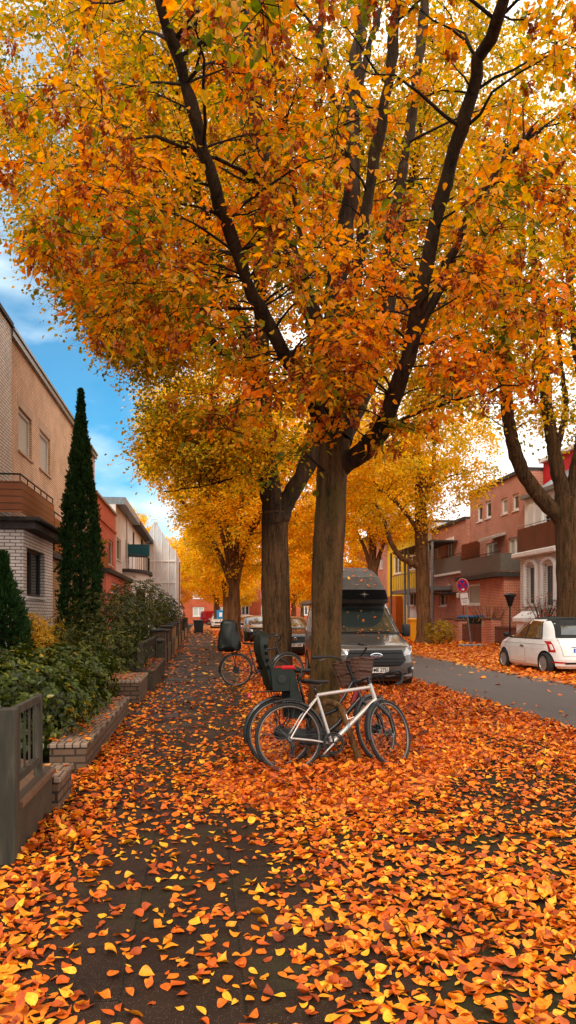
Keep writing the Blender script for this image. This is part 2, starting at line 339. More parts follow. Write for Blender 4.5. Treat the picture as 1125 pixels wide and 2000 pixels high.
# soil with moss
m, t, b, _ = newmat('dark mossy soil')
c = ramp(t, tnoise(t, 5, 8, .7), [(.3, (.014, .008, .005)), (.7, (.040, .024, .014))])
c = mixrgb(t, c, (.024, .026, .008), ramp(t, tnoise(t, 1.1, 6, .65), [(.48, (0, 0, 0)), (.62, (.75, .75, .75))]))
v = t.nodes.new('ShaderNodeTexVoronoi'); v.inputs['Scale'].default_value = 90; t.links.new(t.nodes.new('ShaderNodeTexCoord').outputs['Object'], v.inputs[0])
c = mixrgb(t, c, (.22, .16, .12), ramp(t, v.outputs['Distance'], [(.05, (.8, .8, .8)), (.16, (0, 0, 0))]))
t.links.new(c, b.inputs['Base Color']); b.inputs['Roughness'].default_value = .85; b.inputs['Specular IOR Level'].default_value = .12; bump(t, tnoise(t, 30, 6, .7), b, .6, .02)
MT['ground'] = m
sheet('ground', -300, 300, -60, 600, 0, m)
# pavement slabs
m, t, b, _ = newmat('wet paving slabs')
tcn = t.nodes.new('ShaderNodeTexCoord'); mpn = t.nodes.new('ShaderNodeMapping'); mpn.inputs['Location'].default_value = (.33+.1, 1.02, 0); t.links.new(tcn.outputs['Object'], mpn.inputs[0])
mpn.inputs['Rotation'].default_value = (0, 0, R(90)); mpn.inputs['Location'].default_value = (.02, .33, 0)
n = t.nodes.new('ShaderNodeTexBrick'); n.inputs['Scale'].default_value = 1; n.inputs['Brick Width'].default_value = .5; n.inputs['Row Height'].default_value = .5; n.offset = .45
n.inputs['Mortar Size'].default_value = .008; n.inputs['Mortar Smooth'].default_value = .5; n.inputs['Color1'].default_value = c4((.021, .011, .007)); n.inputs['Color2'].default_value = c4((.031, .017, .011)); n.inputs['Mortar'].default_value = c4((.010, .008, .004))
t.links.new(mpn.outputs[0], n.inputs[0])
c = mixrgb(t, n.outputs[0], ramp(t, tnoise(t, 2.3, 8, .7), [(.3, (.6, .56, .5)), (.7, (1.25, 1.2, 1.15))]), mode='MULTIPLY', f=1)
v = t.nodes.new('ShaderNodeTexVoronoi'); v.inputs['Scale'].default_value = 120; t.links.new(tcn.outputs['Object'], v.inputs[0])
c = mixrgb(t, c, (.30, .21, .16), ramp(t, v.outputs['Distance'], [(.08, (.9, .9, .9)), (.20, (0, 0, 0))]))
c = mixrgb(t, c, (.03, .034, .010), ramp(t, tnoise(t, .9, 6, .7), [(.52, (0, 0, 0)), (.68, (.7, .7, .7))]))
t.links.new(c, b.inputs['Base Color'])
b.inputs['Roughness'].default_value = .5
b.inputs['Specular IOR Level'].default_value = .18; rr = ramp(t, tnoise(t, 1.7, 5, .6), [(.35, (.42,)*3), (.65, (.8,)*3)]); t.links.new(rr, b.inputs['Roughness'])
iv = t.nodes.new('ShaderNodeMath'); iv.operation = 'SUBTRACT'; iv.inputs[0].default_value = 1; t.links.new(n.outputs[1], iv.inputs[1])
bump(t, mixrgb(t, iv.outputs[0], tnoise(t, 160, 3), f=.3), b, .5, .008)
sheet('sidewalk', -1.4, .95, -3, 108, .004, m)
sheet('right_sidewalk', 11.2, 13.2, -3, 108, .004, m)
# road
m, t, b, _ = newmat('damp asphalt')
c = ramp(t, tnoise(t, 1.2, 8, .7, stretch=(1, .25, 1)), [(.3, (.036, .027, .026)), (.7, (.072, .055, .052))])
v = t.nodes.new('ShaderNodeTexVoronoi'); v.inputs['Scale'].default_value = 70; t.links.new(t.nodes.new('ShaderNodeTexCoord').outputs['Object'], v.inputs[0])
c = mixrgb(t, c, (.14, .115, .11), ramp(t, v.outputs['Distance'], [(.08, (.8, .8, .8)), (.25, (0, 0, 0))]))
t.links.new(c, b.inputs['Base Color']); b.inputs['Roughness'].default_value = .5; bump(t, tnoise(t, 90, 4, .7), b, .7, .01)
sheet('road', 4.95, 8.1, -20, 110, .006, m)
sheet('cross_road', -60, 60, 112, 122, .006, m)

# leaf carpet: the matted lower leaves under the loose ones
m, t, b, _ = newmat('matted fallen leaves')
tcn = t.nodes.new('ShaderNodeTexCoord')
wv = t.nodes.new('ShaderNodeTexNoise'); wv.inputs['Scale'].default_value = 9; t.links.new(tcn.outputs['Object'], wv.inputs[0])
va = t.nodes.new('ShaderNodeVectorMath'); va.operation = 'MULTIPLY_ADD'; va.inputs[1].default_value = (.12, .12, .12); t.links.new(wv.outputs['Color'], va.inputs[0]); t.links.new(tcn.outputs['Object'], va.inputs[2])
v = t.nodes.new('ShaderNodeTexVoronoi'); v.inputs['Scale'].default_value = 17; t.links.new(va.outputs[0], v.inputs[0])
sx = t.nodes.new('ShaderNodeSeparateColor'); t.links.new(v.outputs['Color'], sx.inputs[0])
c = ramp(t, sx.outputs[0], [(0, (.09, .02, .006)), (.25, (.34, .065, .010)), (.6, (.66, .15, .012)), (.85, (.80, .26, .016)), (1, (.88, .42, .03))])
t.links.new(c, b.inputs['Base Color']); b.inputs['Roughness'].default_value = .7
bump(t, sx.outputs[1], b, .7, .03); MT['carpet'] = m
xs = np.concatenate([np.arange(-1.25, 5.6, .09), np.arange(5.6, 7.4, .3), np.arange(7.4, 15.1, .12)])
ys = np.concatenate([np.arange(2.2, 14, .09), np.arange(14, 40, .18), np.arange(40, 112, .5)])
X, Y = np.meshgrid(xs, ys); Z = carpet_h(X, Y)
V = np.stack([X.ravel(), Y.ravel(), Z.ravel()], 1); nx = len(xs); ny = len(ys)
ii, jj = np.meshgrid(np.arange(nx-1), np.arange(ny-1)); a = (jj*nx+ii).ravel()
F = np.stack([a, a+1, a+1+nx, a+nx], 1); keep = Z.ravel()[F].max(1) > 0
tagp(mesh_np('leaf_carpet', V, F[keep], m, smooth=True), kind='stuff')

# ---------------------------------------------------------------- leaf shapes, instanced into real mesh by numpy
def tmpl(kind):
    if kind == 'flat':   # 2 quads folded along the midrib: base, tip, left pair, right pair
        V = np.array([(0, 0, 0), (1, 0, -.10), (.28, .40, .10), (.72, .30, .04), (.28, -.40, .10), (.72, -.30, .04)], float)
        F = np.array([(0, 4, 5, 1), (0, 1, 3, 2)])
    elif kind == 'long':
        V = np.array([(0, 0, 0), (1, 0, -.14), (.3, .25, .07), (.7, .20, .0), (.3, -.25, .07), (.7, -.20, .0)], float)
        F = np.array([(0, 4, 5, 1), (0, 1, 3, 2)])
    else:                # curled ground leaf: 3x... grid of 5 by 3
        us, hw = ([0, .22, .5, .8, 1], [0.03, .27, .34, .17, .0]) if kind == 'curl' else ([0, .06, .18, .36, .54, .72, .87, 1], [0.012, .13, .28, .36, .325, .21, .085, .0])
        V = []; 
        for u, h in zip(us, hw):
            for s_ in (-1, 0, 1): V.append((u, s_*h, 0))
        V = np.array(V, float); F = np.array([(i*3+j, (i+1)*3+j, (i+1)*3+j+1, i*3+j+1) for i in range(len(us)-1) for j in range(2)])
    return V, F
def inst(T, F, P, A, N, L, wid=None, curl=None, cup=None, twist=None):
    n = len(P); A = A/np.linalg.norm(A, axis=1, keepdims=True)
    N = N-A*np.sum(A*N, 1, keepdims=True); N /= np.linalg.norm(N, axis=1, keepdims=True)+1e-9; B = np.cross(N, A)
    X = np.repeat(T[None], n, 0).copy()
    if wid is not None: X[:, :, 1] *= wid[:, None]
    if curl is not None: X[:, :, 2] += curl[:, None]*(X[:, :, 0]-.5)**2*2
    if cup is not None: X[:, :, 2] += cup[:, None]*np.abs(X[:, :, 1])*1.3
    if twist is not None: X[:, :, 2] += twist[:, None]*X[:, :, 1]*(X[:, :, 0]-.5)*2
    X *= L[:, None, None]
    V = P[:, None]+X[:, :, 0:1]*A[:, None]+X[:, :, 1:2]*B[:, None]+X[:, :, 2:3]*N[:, None]
    FF = (F[None]+(np.arange(n)*T.shape[0])[:, None, None]).reshape(-1, F.shape[1])
    return V.reshape(-1, 3), FF
def unit(n): v = rng.normal(size=(n, 3)); return v/np.linalg.norm(v, axis=1, keepdims=True)

def scatter(n, x0, x1, y0, y1):
    x = rng.uniform(x0, x1, n); y = rng.uniform(y0, y1, n)
    d = dens(x, y); k = rng.random(n) < d; return x[k], y[k], d[k]
GV = []; GF = []; GR = []; base = 0
T5, F5 = tmpl('curl'); T8, F8 = tmpl('curl8'); T2_, F2_ = tmpl('flat')
for (x0, x1, y0, y1, per, size, tk) in ((-1.2, 4.0, 2.3, 6.4, 1250, .059, 8), (-1.2, 5.3, 6.4, 9.5, 950, .063, 5), (-1.2, 5.6, 9.5, 17, 420, .074, 5), (-1.2, 5.6, 17, 34, 95, .10, 2),
                                 (6.4, 15, 12, 36, 90, .10, 2), (-1.1, 15, 34, 70, 30, .15, 2)):
    n = int((x1-x0)*(y1-y0)*per); x, y, d = scatter(n, x0, x1, y0, y1)
    if tk > 2:      # keep only what the camera could see, with a margin
        dc = x*sY+y*cY; xc = x*cY-y*sY; k = (np.abs(xc) < dc*.43+.5); x, y, d = x[k], y[k], d[k]
    n = len(x); h = np.maximum(carpet_h(x, y), 0.006)+np.where(d > .6, rng.random(n)*.035*d, .004)
    P = np.stack([x, y, h], 1); th = rng.uniform(0, 2*np.pi, n); tilt = rng.normal(0, np.where(d > .6, .34, .16))
    A = np.stack([np.cos(th), np.sin(th), tilt], 1); N = np.stack([rng.normal(0, .32, n), rng.normal(0, .32, n), np.ones(n)], 1)
    L = size*np.clip(rng.normal(1.0, .28, n), .35, 1.6); P[:, 2] += np.abs(tilt)*L*.4
    if tk > 2: V, F = inst(T5 if tk == 5 else T8, F5 if tk == 5 else F8, P, A, N, L, rng.uniform(.62, 1.08, n), rng.normal(.08, .32, n), rng.normal(.14, .30, n), rng.normal(0, .45, n)); q = 8 if tk == 5 else 14
    else: V, F = inst(T2_, F2_, P, A, N, L, rng.uniform(.8, 1.3, n), rng.normal(0, .2, n)); q = 2
    V[:, 2] = np.maximum(V[:, 2], .007)
    r = rng.beta(2.0, 1.7, n); r = np.where(rng.random(n) < .12, rng.random(n)*.2, r)
    # the heap of older leaves round the bicycles and the far side of the verge is redder
    r = np.clip(r-.16*sm(d, .8, 1)*(y < 17)*(x < 5.5)+.10*(x > 7.5)+.07*(y < 5.6), 0, 1)
    GV.append(V); GF.append(F if q == 2 else F); GR.append(np.repeat(r, q)); GF[-1] = F+base; base += len(V)
tagp(mesh_np('fallen_leaves', np.concatenate(GV), np.concatenate(GF), MT['leaf_gr'], rnd=np.concatenate(GR), smooth=True), kind='stuff')
print('ground leaves', sum(len(r) for r in GR))

# ---------------------------------------------------------------- trees
def catmull(P, step):
    P = [np.array(p, float) for p in P]; P = [2*P[0]-P[1]]+P+[2*P[-1]-P[-2]]; out = []
    for i in range(1, len(P)-2):
        a, b_, c_, d_ = P[i-1:i+3]; n = max(1, int(np.linalg.norm(c_-b_)/step))
        for k in range(n):
            t_ = k/n; out.append(.5*((2*b_)+(c_-a)*t_+(2*a-5*b_+4*c_-d_)*t_**2+(3*b_-a-3*c_+d_)*t_**3))
    out.append(P[-2]); return np.array(out)
def tubes_np(P, Rr, sides):          # P (n,k,3), Rr (n,k): all branches of one batch at once
    n, k, _ = P.shape; T = np.gradient(P, axis=1); T /= np.linalg.norm(T, axis=2, keepdims=True)+1e-9
    up = np.where(np.abs(T[:, :1, 2:3]) > .9, np.array([1., 0, 0]), np.array([0, 0, 1.])); up = np.repeat(up, k, 1)
    U = np.cross(T, up); U /= np.linalg.norm(U, axis=2, keepdims=True)+1e-9; Vv = np.cross(T, U)
    a = np.arange(sides)*2*np.pi/sides
    V = P[:, :, None]+Rr[:, :, None, None]*(np.cos(a)[:, None]*U[:, :, None]+np.sin(a)[:, None]*Vv[:, :, None])
    b0 = (np.arange(n)*k*sides)[:, None, None]; i = np.arange(k-1)[None, :, None]; j = np.arange(sides)[None, None, :]; j2 = (j+1) % sides
    F = np.stack(np.broadcast_arrays(b0+i*sides+j, b0+i*sides+j2, b0+(i+1)*sides+j2, b0+(i+1)*sides+j), -1).reshape(-1, 4)
    return V.reshape(-1, 3), F
def bump_trunk(V, amp, fs):
    out = []
    for p in V:
        q = Vector((p[0]*fs, p[1]*fs, p[2]*fs*.25)); out.append(mnoise.noise(q)+.5*mnoise.noise(q*2.3))
    return np.array(out)*amp
def make_tree(name, label, trunk, limbs, ells, ncl, leaf_len, nleaf, kind, mats, group=None, cat='tree', sides=14, seed=1, tw=(4, .55), wid=1.0, spread=.5, tone=0, far=False, seeds=0, flare=1.5, rough=.012, bias=.45, cut=None, limbmat=None):
    global rng
    rng = np.random.default_rng(seed)
    bmat, tmat, lmat = mats
    base = Vector(trunk[0][0]); root = thing(name, label, cat, (base.x, base.y, 0), 0, group)
    nodes = []; nr = []; TV = []; TF = []; off = 0
    for li, (pts, r0, r1) in enumerate([trunk]+limbs):
        P = catmull(pts, .12 if not far else .4); k = len(P); s_ = np.linspace(0, 1, k); rr = r0+(r1-r0)*s_
        if li == 0:
            h = P[:, 2]-P[0, 2]; rr = rr*(1+(flare-1)*np.exp(-h/.28))
        else:
            rr = rr*(1+.35*np.exp(-s_*k*.12/.25))
            P[1:-1] += rng.normal(0, .012, (k-2, 3))
        nsd = sides if r0 > .06 else 8
        V, F = tubes_np(P[None], rr[None], nsd)
        C = np.repeat(P, nsd, 0); D = V-C; rn = np.linalg.norm(D, axis=1, keepdims=True)+1e-6
        V = C+D*(1+np.clip(bump_trunk(V, rough, 7)[:, None]/np.maximum(rn, .03), -.4, .5))
        TV.append(V); TF.append(F+off); off += len(V)
        q = P[int(len(P)*(.55 if li == 0 else .12))::(2 if not far else 1)]; nodes += list(q); nr += list(rr[int(len(P)*(.55 if li == 0 else .12))::(2 if not far else 1)])
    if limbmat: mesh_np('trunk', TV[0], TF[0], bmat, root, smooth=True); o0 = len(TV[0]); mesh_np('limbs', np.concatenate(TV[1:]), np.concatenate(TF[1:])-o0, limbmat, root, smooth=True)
    else: mesh_np('trunk', np.concatenate(TV), np.concatenate(TF), bmat, root, smooth=True)
    wts = np.array([e[6] for e in ells], float); wts /= wts.sum(); tg = []
    while len(tg) < ncl:
        e = ells[rng.choice(len(ells), p=wts)]; u = unit(1)[0]*rng.random()**bias
        p = np.array(e[:3])+u*np.array(e[3:6])
        if cut and not cut(p): continue
        tg.append(p)
    tg = np.array(tg); N = np.zeros((len(nodes)+ncl*5, 3)); NR = np.zeros(len(N)); nn = len(nodes); N[:nn] = nodes; NR[:nn] = nr
    d0 = np.array([np.min(np.linalg.norm(N[:nn]-q, axis=1)) for q in tg]); BP = []; BR = []
    for q in tg[np.argsort(d0)]:
        dv = q-N[:nn]; dd = np.linalg.norm(dv, axis=1); cost = dd+.9*np.maximum(0, N[:nn, 2]-q[2]+.15*dd)+.15/np.maximum(NR[:nn], .01)*.05
        i = int(np.argmin(cost)); p0 = N[i]; L = dd[i]; mid = p0+(q-p0)*.45+np.array([0, 0, .14*L])+rng.normal(0, .05*L, 3)
        t_ = np.linspace(0, 1, 6)[:, None]; P = (1-t_)**2*p0+2*t_*(1-t_)*mid+t_**2*q; P[1:-1] += rng.normal(0, .018*L, (4, 3))
        r0 = min(NR[i]*.7, .006+.011*L); rr = np.linspace(r0, .0035, 6); BP.append(P); BR.append(rr)
        N[nn:nn+5] = P[1:]; NR[nn:nn+5] = rr[1:]; nn += 5
    BP = np.array(BP); BR = np.array(BR); bv, bf = tubes_np(BP, BR, 5 if not far else 3)
    K, TL = tw; n = len(BP)*K
    t_ = rng.uniform(.45, 1, n); idx = np.repeat(np.arange(len(BP)), K); f = t_*5; i0 = np.minimum(f.astype(int), 4)
    p0 = BP[idx, i0]+(BP[idx, i0+1]-BP[idx, i0])*(f-i0)[:, None]
    bd = BP[:, 5]-BP[:, 3]; bd /= np.linalg.norm(bd, axis=1, keepdims=True)
    D = bd[idx]*.7+unit(n)*.9; D[:, 2] *= .55; D /= np.linalg.norm(D, axis=1, keepdims=True); L = TL*rng.uniform(.5, 1.2, n)
    s4 = np.linspace(0, 1, 4)[None, :, None]; TP = p0[:, None]+D[:, None]*L[:, None, None]*s4; TP[:, :, 2] -= (.22*L)[:, None]*s4[:, :, 0]**2
    tv, tf = tubes_np(TP, np.repeat(np.linspace(.0045, .0015, 4)[None], n, 0)*(1 if not far else 2), 3)
    mesh_np('branches', np.concatenate([bv, tv]), np.concatenate([bf, tf+len(bv)]), tmat, root, smooth=True)
    m_ = n*nleaf; ti = np.repeat(np.arange(n), nleaf); u = rng.uniform(.12, 1.02, m_); f = np.clip(u, 0, .999)*3; i0 = f.astype(int)
    P = TP[ti, i0]+(TP[ti, i0+1]-TP[ti, i0])*(f-i0)[:, None]
    P += rng.normal(0, spread*.1, (m_, 3))
    sd_ = np.where(np.arange(m_) % 2 == 0, 1, -1); ang = rng.normal(.95, .3, m_)*sd_; Dx = D[ti]
    A = np.stack([Dx[:, 0]*np.cos(ang)-Dx[:, 1]*np.sin(ang), Dx[:, 0]*np.sin(ang)+Dx[:, 1]*np.cos(ang), rng.normal(-.55, .45, m_)], 1)
    Nn = np.stack([rng.normal(0, .55, m_), rng.normal(0, .55, m_), np.ones(m_)], 1)
    Ll = leaf_len*rng.uniform(.6, 1.2, m_); T, F = tmpl(kind); V, F = inst(T, F, P, A, Nn, Ll, rng.uniform(.85, 1.2, m_)*wid, rng.normal(0, .15, m_))
    ctone = rng.normal(0, .2, len(BP)); r = np.clip(.5+tone+ctone[idx][ti]+rng.normal(0, .2, m_), 0, 1)
    mesh_np('crown', V, F, lmat, root, rnd=np.repeat(r, 2))
    if seeds:                       # hanging bunches of papery seed bracts
        k = rng.choice(n, seeds, replace=False); nb = 46; c0 = TP[k, 2]; s_ = rng.random((seeds, nb)); Ln = rng.uniform(.10, .20, seeds)[:, None]
        th = rng.uniform(0, 2*np.pi, (seeds, nb)); rr = .028*(1-.5*s_)
        P = np.stack([c0[:, None, 0]+rr*np.cos(th), c0[:, None, 1]+rr*np.sin(th), c0[:, None, 2]-s_*Ln], -1).reshape(-1, 3)
        A = np.stack([np.cos(th), np.sin(th), rng.normal(-.9, .5, th.shape)], -1).reshape(-1, 3)
        V, F = inst(*tmpl('long'), P, A, unit(len(P)), rng.uniform(.028, .050, len(P)), rng.uniform(.8, 1.3, len(P)))
        mesh_np('seed_clusters', V, F, MT['seed'], root, rnd=np.repeat(np.clip(rng.normal(.5, .3, len(P)), 0, 1), 2))
    print(name, 'leaves', m_); return root

def wp(px, d, py): return tuple(W(px, d, py=py))
# the near hornbeam
T1 = ([wp(631, 8.35, 1452), wp(634, 8.35, 1340), wp(638, 8.35, 1200), wp(642, 8.3, 1060), wp(648, 8.3, 940), wp(654, 8.3, 860)], .170, .178)
L1 = [([wp(660, 8.3, 915), wp(712, 8.1, 880), wp(752, 7.9, 820), wp(796, 7.6, 700), wp(828, 7.3, 540), wp(850, 7.1, 430), wp(890, 6.8, 290), wp(935, 6.4, 120), wp(985, 6.0, 0), wp(1010, 5.8, -120)], .102, .042),
      ([wp(645, 8.3, 870), wp(604, 8.0, 770), wp(560, 7.7, 700), wp(505, 7.4, 600), wp(465, 7.1, 500), wp(428, 6.8, 400), wp(398, 6.5, 290), wp(352, 6.2, 130), wp(312, 5.9, 0), wp(290, 5.7, -120)], .085, .038),
      ([wp(654, 8.3, 880), wp(648, 8.3, 760), wp(650, 8.3, 620), wp(668, 8.4, 480), wp(688, 8.5, 340), wp(690, 8.6, 180), wp(702, 8.7, 50), wp(722, 8.8, -80)], .125, .06),
      ([wp(650, 8.3, 800), wp(618, 8.4, 640), wp(575, 8.5, 520), wp(538, 8.6, 400), wp(508, 8.7, 260), wp(490, 8.8, 120), wp(480, 8.9, -60)], .11, .06),
      ([wp(655, 8.3, 740), wp(690, 8.1, 580), wp(722, 7.9, 360), wp(745, 7.7, 240), wp(770, 7.5, 80), wp(778, 7.3, -80)], .075, .045),
      ([wp(665, 8.3, 860), wp(715, 8.6, 760), wp(752, 8.9, 640), wp(762, 9.0, 480), wp(792, 9.1, 300), wp(818, 9.2, 120), wp(832, 9.2, -60)], .10, .045),
      ([wp(690, 8.55, 375), wp(662, 8.4, 240), wp(634, 8.1, 120), wp(622, 8.0, -40)], .045, .028),
      ([wp(606, 8.4, 600), wp(578, 8.2, 400), wp(548, 8.0, 250), wp(530, 7.9, 130)], .035, .018),
      ([wp(808, 7.5, 660), wp(858, 7.4, 570), wp(905, 7.3, 440), wp(962, 7.2, 340), wp(1040, 7.0, 250)], .045, .018),
      ([wp(505, 7.4, 362), wp(455, 7.0, 325), wp(382, 6.6, 298), wp(300, 6.3, 268), wp(240, 6.2, 272)], .026, .008),
      ([wp(689, 8.52, 370), wp(702, 8.8, 180), wp(742, 9.2, 20)], .05, .03),
      ([wp(352, 6.2, 120), wp(372, 6.1, 98), wp(400, 6.0, 78)], .022, .012),
      ([wp(745, 7.9, 840), wp(830, 7.4, 800), wp(930, 7.0, 770), wp(1040, 6.7, 740)], .020, .006)]
def proj(p):
    d = p[0]*sY+p[1]*cY; return 562.5+FPX*(p[0]*cY-p[1]*sY)/d, HOR-(p[2]-EYE)*FPX/d, d
LIMBPX = [[(752, 820), (796, 700), (828, 540), (850, 430), (890, 290), (935, 120), (985, 0)], [(560, 700), (505, 600), (465, 500), (428, 400), (398, 290), (352, 130), (312, 0)], [(700, 480), (722, 360), (745, 240), (770, 80)]]
def cut1(p):         # this tree carries few leaves on the near side of its three big limbs
    px, py, d = proj(p)
    for L_ in LIMBPX:
        x = np.interp(py, [q[1] for q in L_][::-1], [q[0] for q in L_][::-1])
        if L_[-1][1]-50 < py < L_[0][1] and abs(px-x) < 62 and d < 8.6: return False
    return not (d < 5.0 and rng.random() < .75 and not (350 < px < 560 and py < 160))
a_ = W(620, 7.6, py=200); e1 = (a_.x, a_.y, 6.3, 3.7, 3.1, 2.3, 5)
b1 = W(640, 7.2, py=720); e2 = (b1.x, b1.y, b1.z, 1.5, 1.1, .9, .9)
c1 = W(330, 6.9, py=480); e3 = (c1.x, c1.y, c1.z, 1.3, 1.2, .9, .8)
d1 = W(900, 7.0, py=560); e4 = (d1.x, d1.y, d1.z, 1.5, 1.4, 1.2, 1.0)
f1 = W(450, 4.0, py=40); e5 = (f1.x, f1.y, f1.z+.15, .7, .4, .35, .10)
make_tree('hornbeam_tree', 'nearest tree, mossy slim trunk behind the parked bicycles, forking into dark limbs overhead', T1, L1, [e1, e2, e3, e4, e5], 520, .082, 8,
          'flat', (MT['bark_t1'], MT['twig'], MT['leaf_t1']), sides=20, seed=11, cut=cut1, tw=(6, .42), wid=.74, seeds=560, tone=.07, limbmat=MT['bark_shaded'], flare=1.38, rough=.02)
# the second tree, a furrowed linden forking low
T2 = ([wp(541, 17.5, 1332), wp(541, 17.5, 1250), wp(538, 17.5, 1150), wp(537, 17.5, 1060), wp(538, 17.5, 1000)], .36, .31)
L2 = [([wp(540, 17.5, 1020), wp(523, 17.5, 920), wp(513, 17.4, 820), wp(508, 17.3, 730), wp(478, 17, 650), wp(440, 16.6, 560), wp(400, 16.2, 430), wp(360, 15.8, 280), wp(330, 15.5, 120)], .27, .07),
      ([wp(545, 17.5, 1010), wp(568, 17.5, 965), wp(600, 17.5, 915), wp(640, 17.5, 850), wp(700, 17.4, 740), wp(745, 17.3, 600), wp(790, 17.2, 420), wp(830, 17, 200)], .20, .06),
      ([wp(510, 17.3, 760), wp(512, 17.5, 640), wp(500, 17.8, 480), wp(478, 18, 300), wp(470, 18, 80)], .18, .07),
      ([wp(508, 17.3, 740), wp(440, 17, 690), wp(350, 16.6, 600), wp(250, 16.2, 500), wp(150, 16, 380)], .10, .03),
      ([wp(430, 16.6, 640), wp(330, 16.8, 620), wp(250, 17, 610), wp(190, 17, 600)], .05, .02),
      ([wp(590, 17.5, 930), wp(640, 17.9, 700), wp(640, 18.1, 450), wp(650, 18.3, 200)], .14, .06),
      ([wp(440, 16.6, 560), wp(330, 16.4, 400), wp(220, 16.2, 260), wp(120, 16, 130)], .08, .03),
      ([wp(518, 17.4, 900), wp(450, 17, 935), wp(390, 16.6, 950), wp(320, 16.3, 960)], .035, .010)]
def cut2(p):
    d = p[0]*sY+p[1]*cY; px = 562.5+FPX*(p[0]*cY-p[1]*sY)/d; py = HOR-(p[2]-EYE)*FPX/d
    return not (px < 300 and py > 60+ (px+330)*1.12) or (px > 285 and py < 985)
g1 = (W(400, 17, z=0).x, 17, 12.2, 7.8, 6.3, 6.0, 6)
h1 = W(400, 16.8, py=870); g2 = (h1.x, h1.y, h1.z, 2.2, 1.8, .9, .55)
h2 = W(250, 16.8, py=620); g3 = (h2.x, h2.y, h2.z, 2.0, 2.0, 1.3, .9)
make_tree('linden_tree', 'thick furrowed trunk dividing in two at head height above the covered bicycle', T2, L2, [g1, g2, g3], 1900, .080, 11,
          'flat', (MT['bark_t2'], MT['twig'], MT['leaf_t2']), sides=22, seed=5, tw=(9, .75), wid=1.05, spread=1.0, flare=1.3, rough=.02, tone=.08, cut=cut2, limbmat=MT['bark_shaded'])

def generic(x, y, h, r, zb, seed, n=8, tr=.34, lean=0):
    rg = random.Random(seed); fz = zb*.62+1.2; T = ([(x, y, -.05), (x+.03, y, fz*.5), (x+lean, y, fz)], tr, tr*.82); L = []
    for i in range(n):
        a = 2*math.pi*i/n+rg.uniform(-.3, .3); q = rg.uniform(.35, .9) if i else .1; z0 = fz*rg.uniform(.80, .99)
        L.append(([(x+lean*.9, y, z0), (x+lean+.5*q*math.cos(a)*r*.5, y+.5*q*math.sin(a)*r*.5, z0+(h-z0)*.25), (x+lean+q*math.cos(a)*r*.75, y+q*math.sin(a)*r*.75, z0+(h-z0)*.55), (x+lean+q*math.cos(a)*r*.9, y+q*math.sin(a)*r*.9, z0+(h-z0)*.85)], tr*.42, .04))
    return T, L, [(x+lean, y, (zb+h)/2+.3, r, r, (h-zb)/2, 5)]
def cut3(p):
    px, py, d = proj(p); return not (px < 275 or (px < 420 and py > 930 and px < 275+(py-900)*.72))
p3 = W(457, 40, z=0)
T, L, E = generic(p3.x, p3.y, 15, 7.2, 3.3, 3, 9, .36)
t3 = make_tree('avenue_tree', 'first golden tree seen left of the forked linden, its trunk beside the path', T, L, E, 1050, .13, 10, 'flat', (MT['bark_tan'], MT['twig'], MT['leaf_t3']), group='golden street trees', seed=21, tw=(9, .8), spread=1.6, far=True, sides=12, cut=cut3)
T, L, E = generic(0, 0, 14.5, 5.0, 3.0, 8, 9, .38)
t4 = make_tree('avenue_tree', 'golden street tree whose trunk shows left behind the first golden tree', T, L, E, 520, .20, 8, 'flat', (MT['bark_tan'], MT['twig'], MT['leaf_t3']), group='golden street trees', seed=33, tw=(9, .95), spread=2, far=True, sides=10)
q = W(441, 62, z=0); t4.location = (q.x, q.y, 0); t4.scale = (.82, .82, 1)
T, L, E = generic(0, 0, 14, 4.8, 6.2, 9, 8, .36)
t5 = make_tree('avenue_tree', 'golden tree across the road behind the camper van roof', T, L, E, 380, .19, 8, 'flat', (MT['bark_tan'], MT['twig'], MT['leaf_t3']), group='golden street trees', seed=35, tw=(8, .9), spread=2, far=True, sides=10)
t5.location = (12.2, 52, 0)
for x, y, s_, rz, lb in ((1.6, 84, .95, 1.1, 'golden street tree far down the path beside the parked white car'), (2.2, 104, .9, 2.3, 'farthest golden street tree on the left row near the red building'),
                        (11.8, 74, .95, 4.1, 'golden tree across the road between the yellow house and far brick block'),
                        (11.5, 93, .95, 5.2, 'golden tree across the road, its trunk between the two nearest trunks'), (-9.5, 93, 1.0, .6, 'yellow tree rising behind the pale houses on the left'),
                        (-15, 76, .95, 2.6, 'yellow tree peeping over the white house roofs'), (-4.5, 101, .8, 3.9, 'small golden tree at the end of the path beside the red van'), (6, 128, .8, 2.9, 'orange tree in front of the far brick apartment block'),
                        (16, 118, .9, 1.9, 'orange tree at the far right end of the street')):
    c_ = copy_tree(t4); c_.location = (x, y, 0); c_.scale = (s_,)*3; c_.rotation_euler.z = rz; tagp(c_, lb)
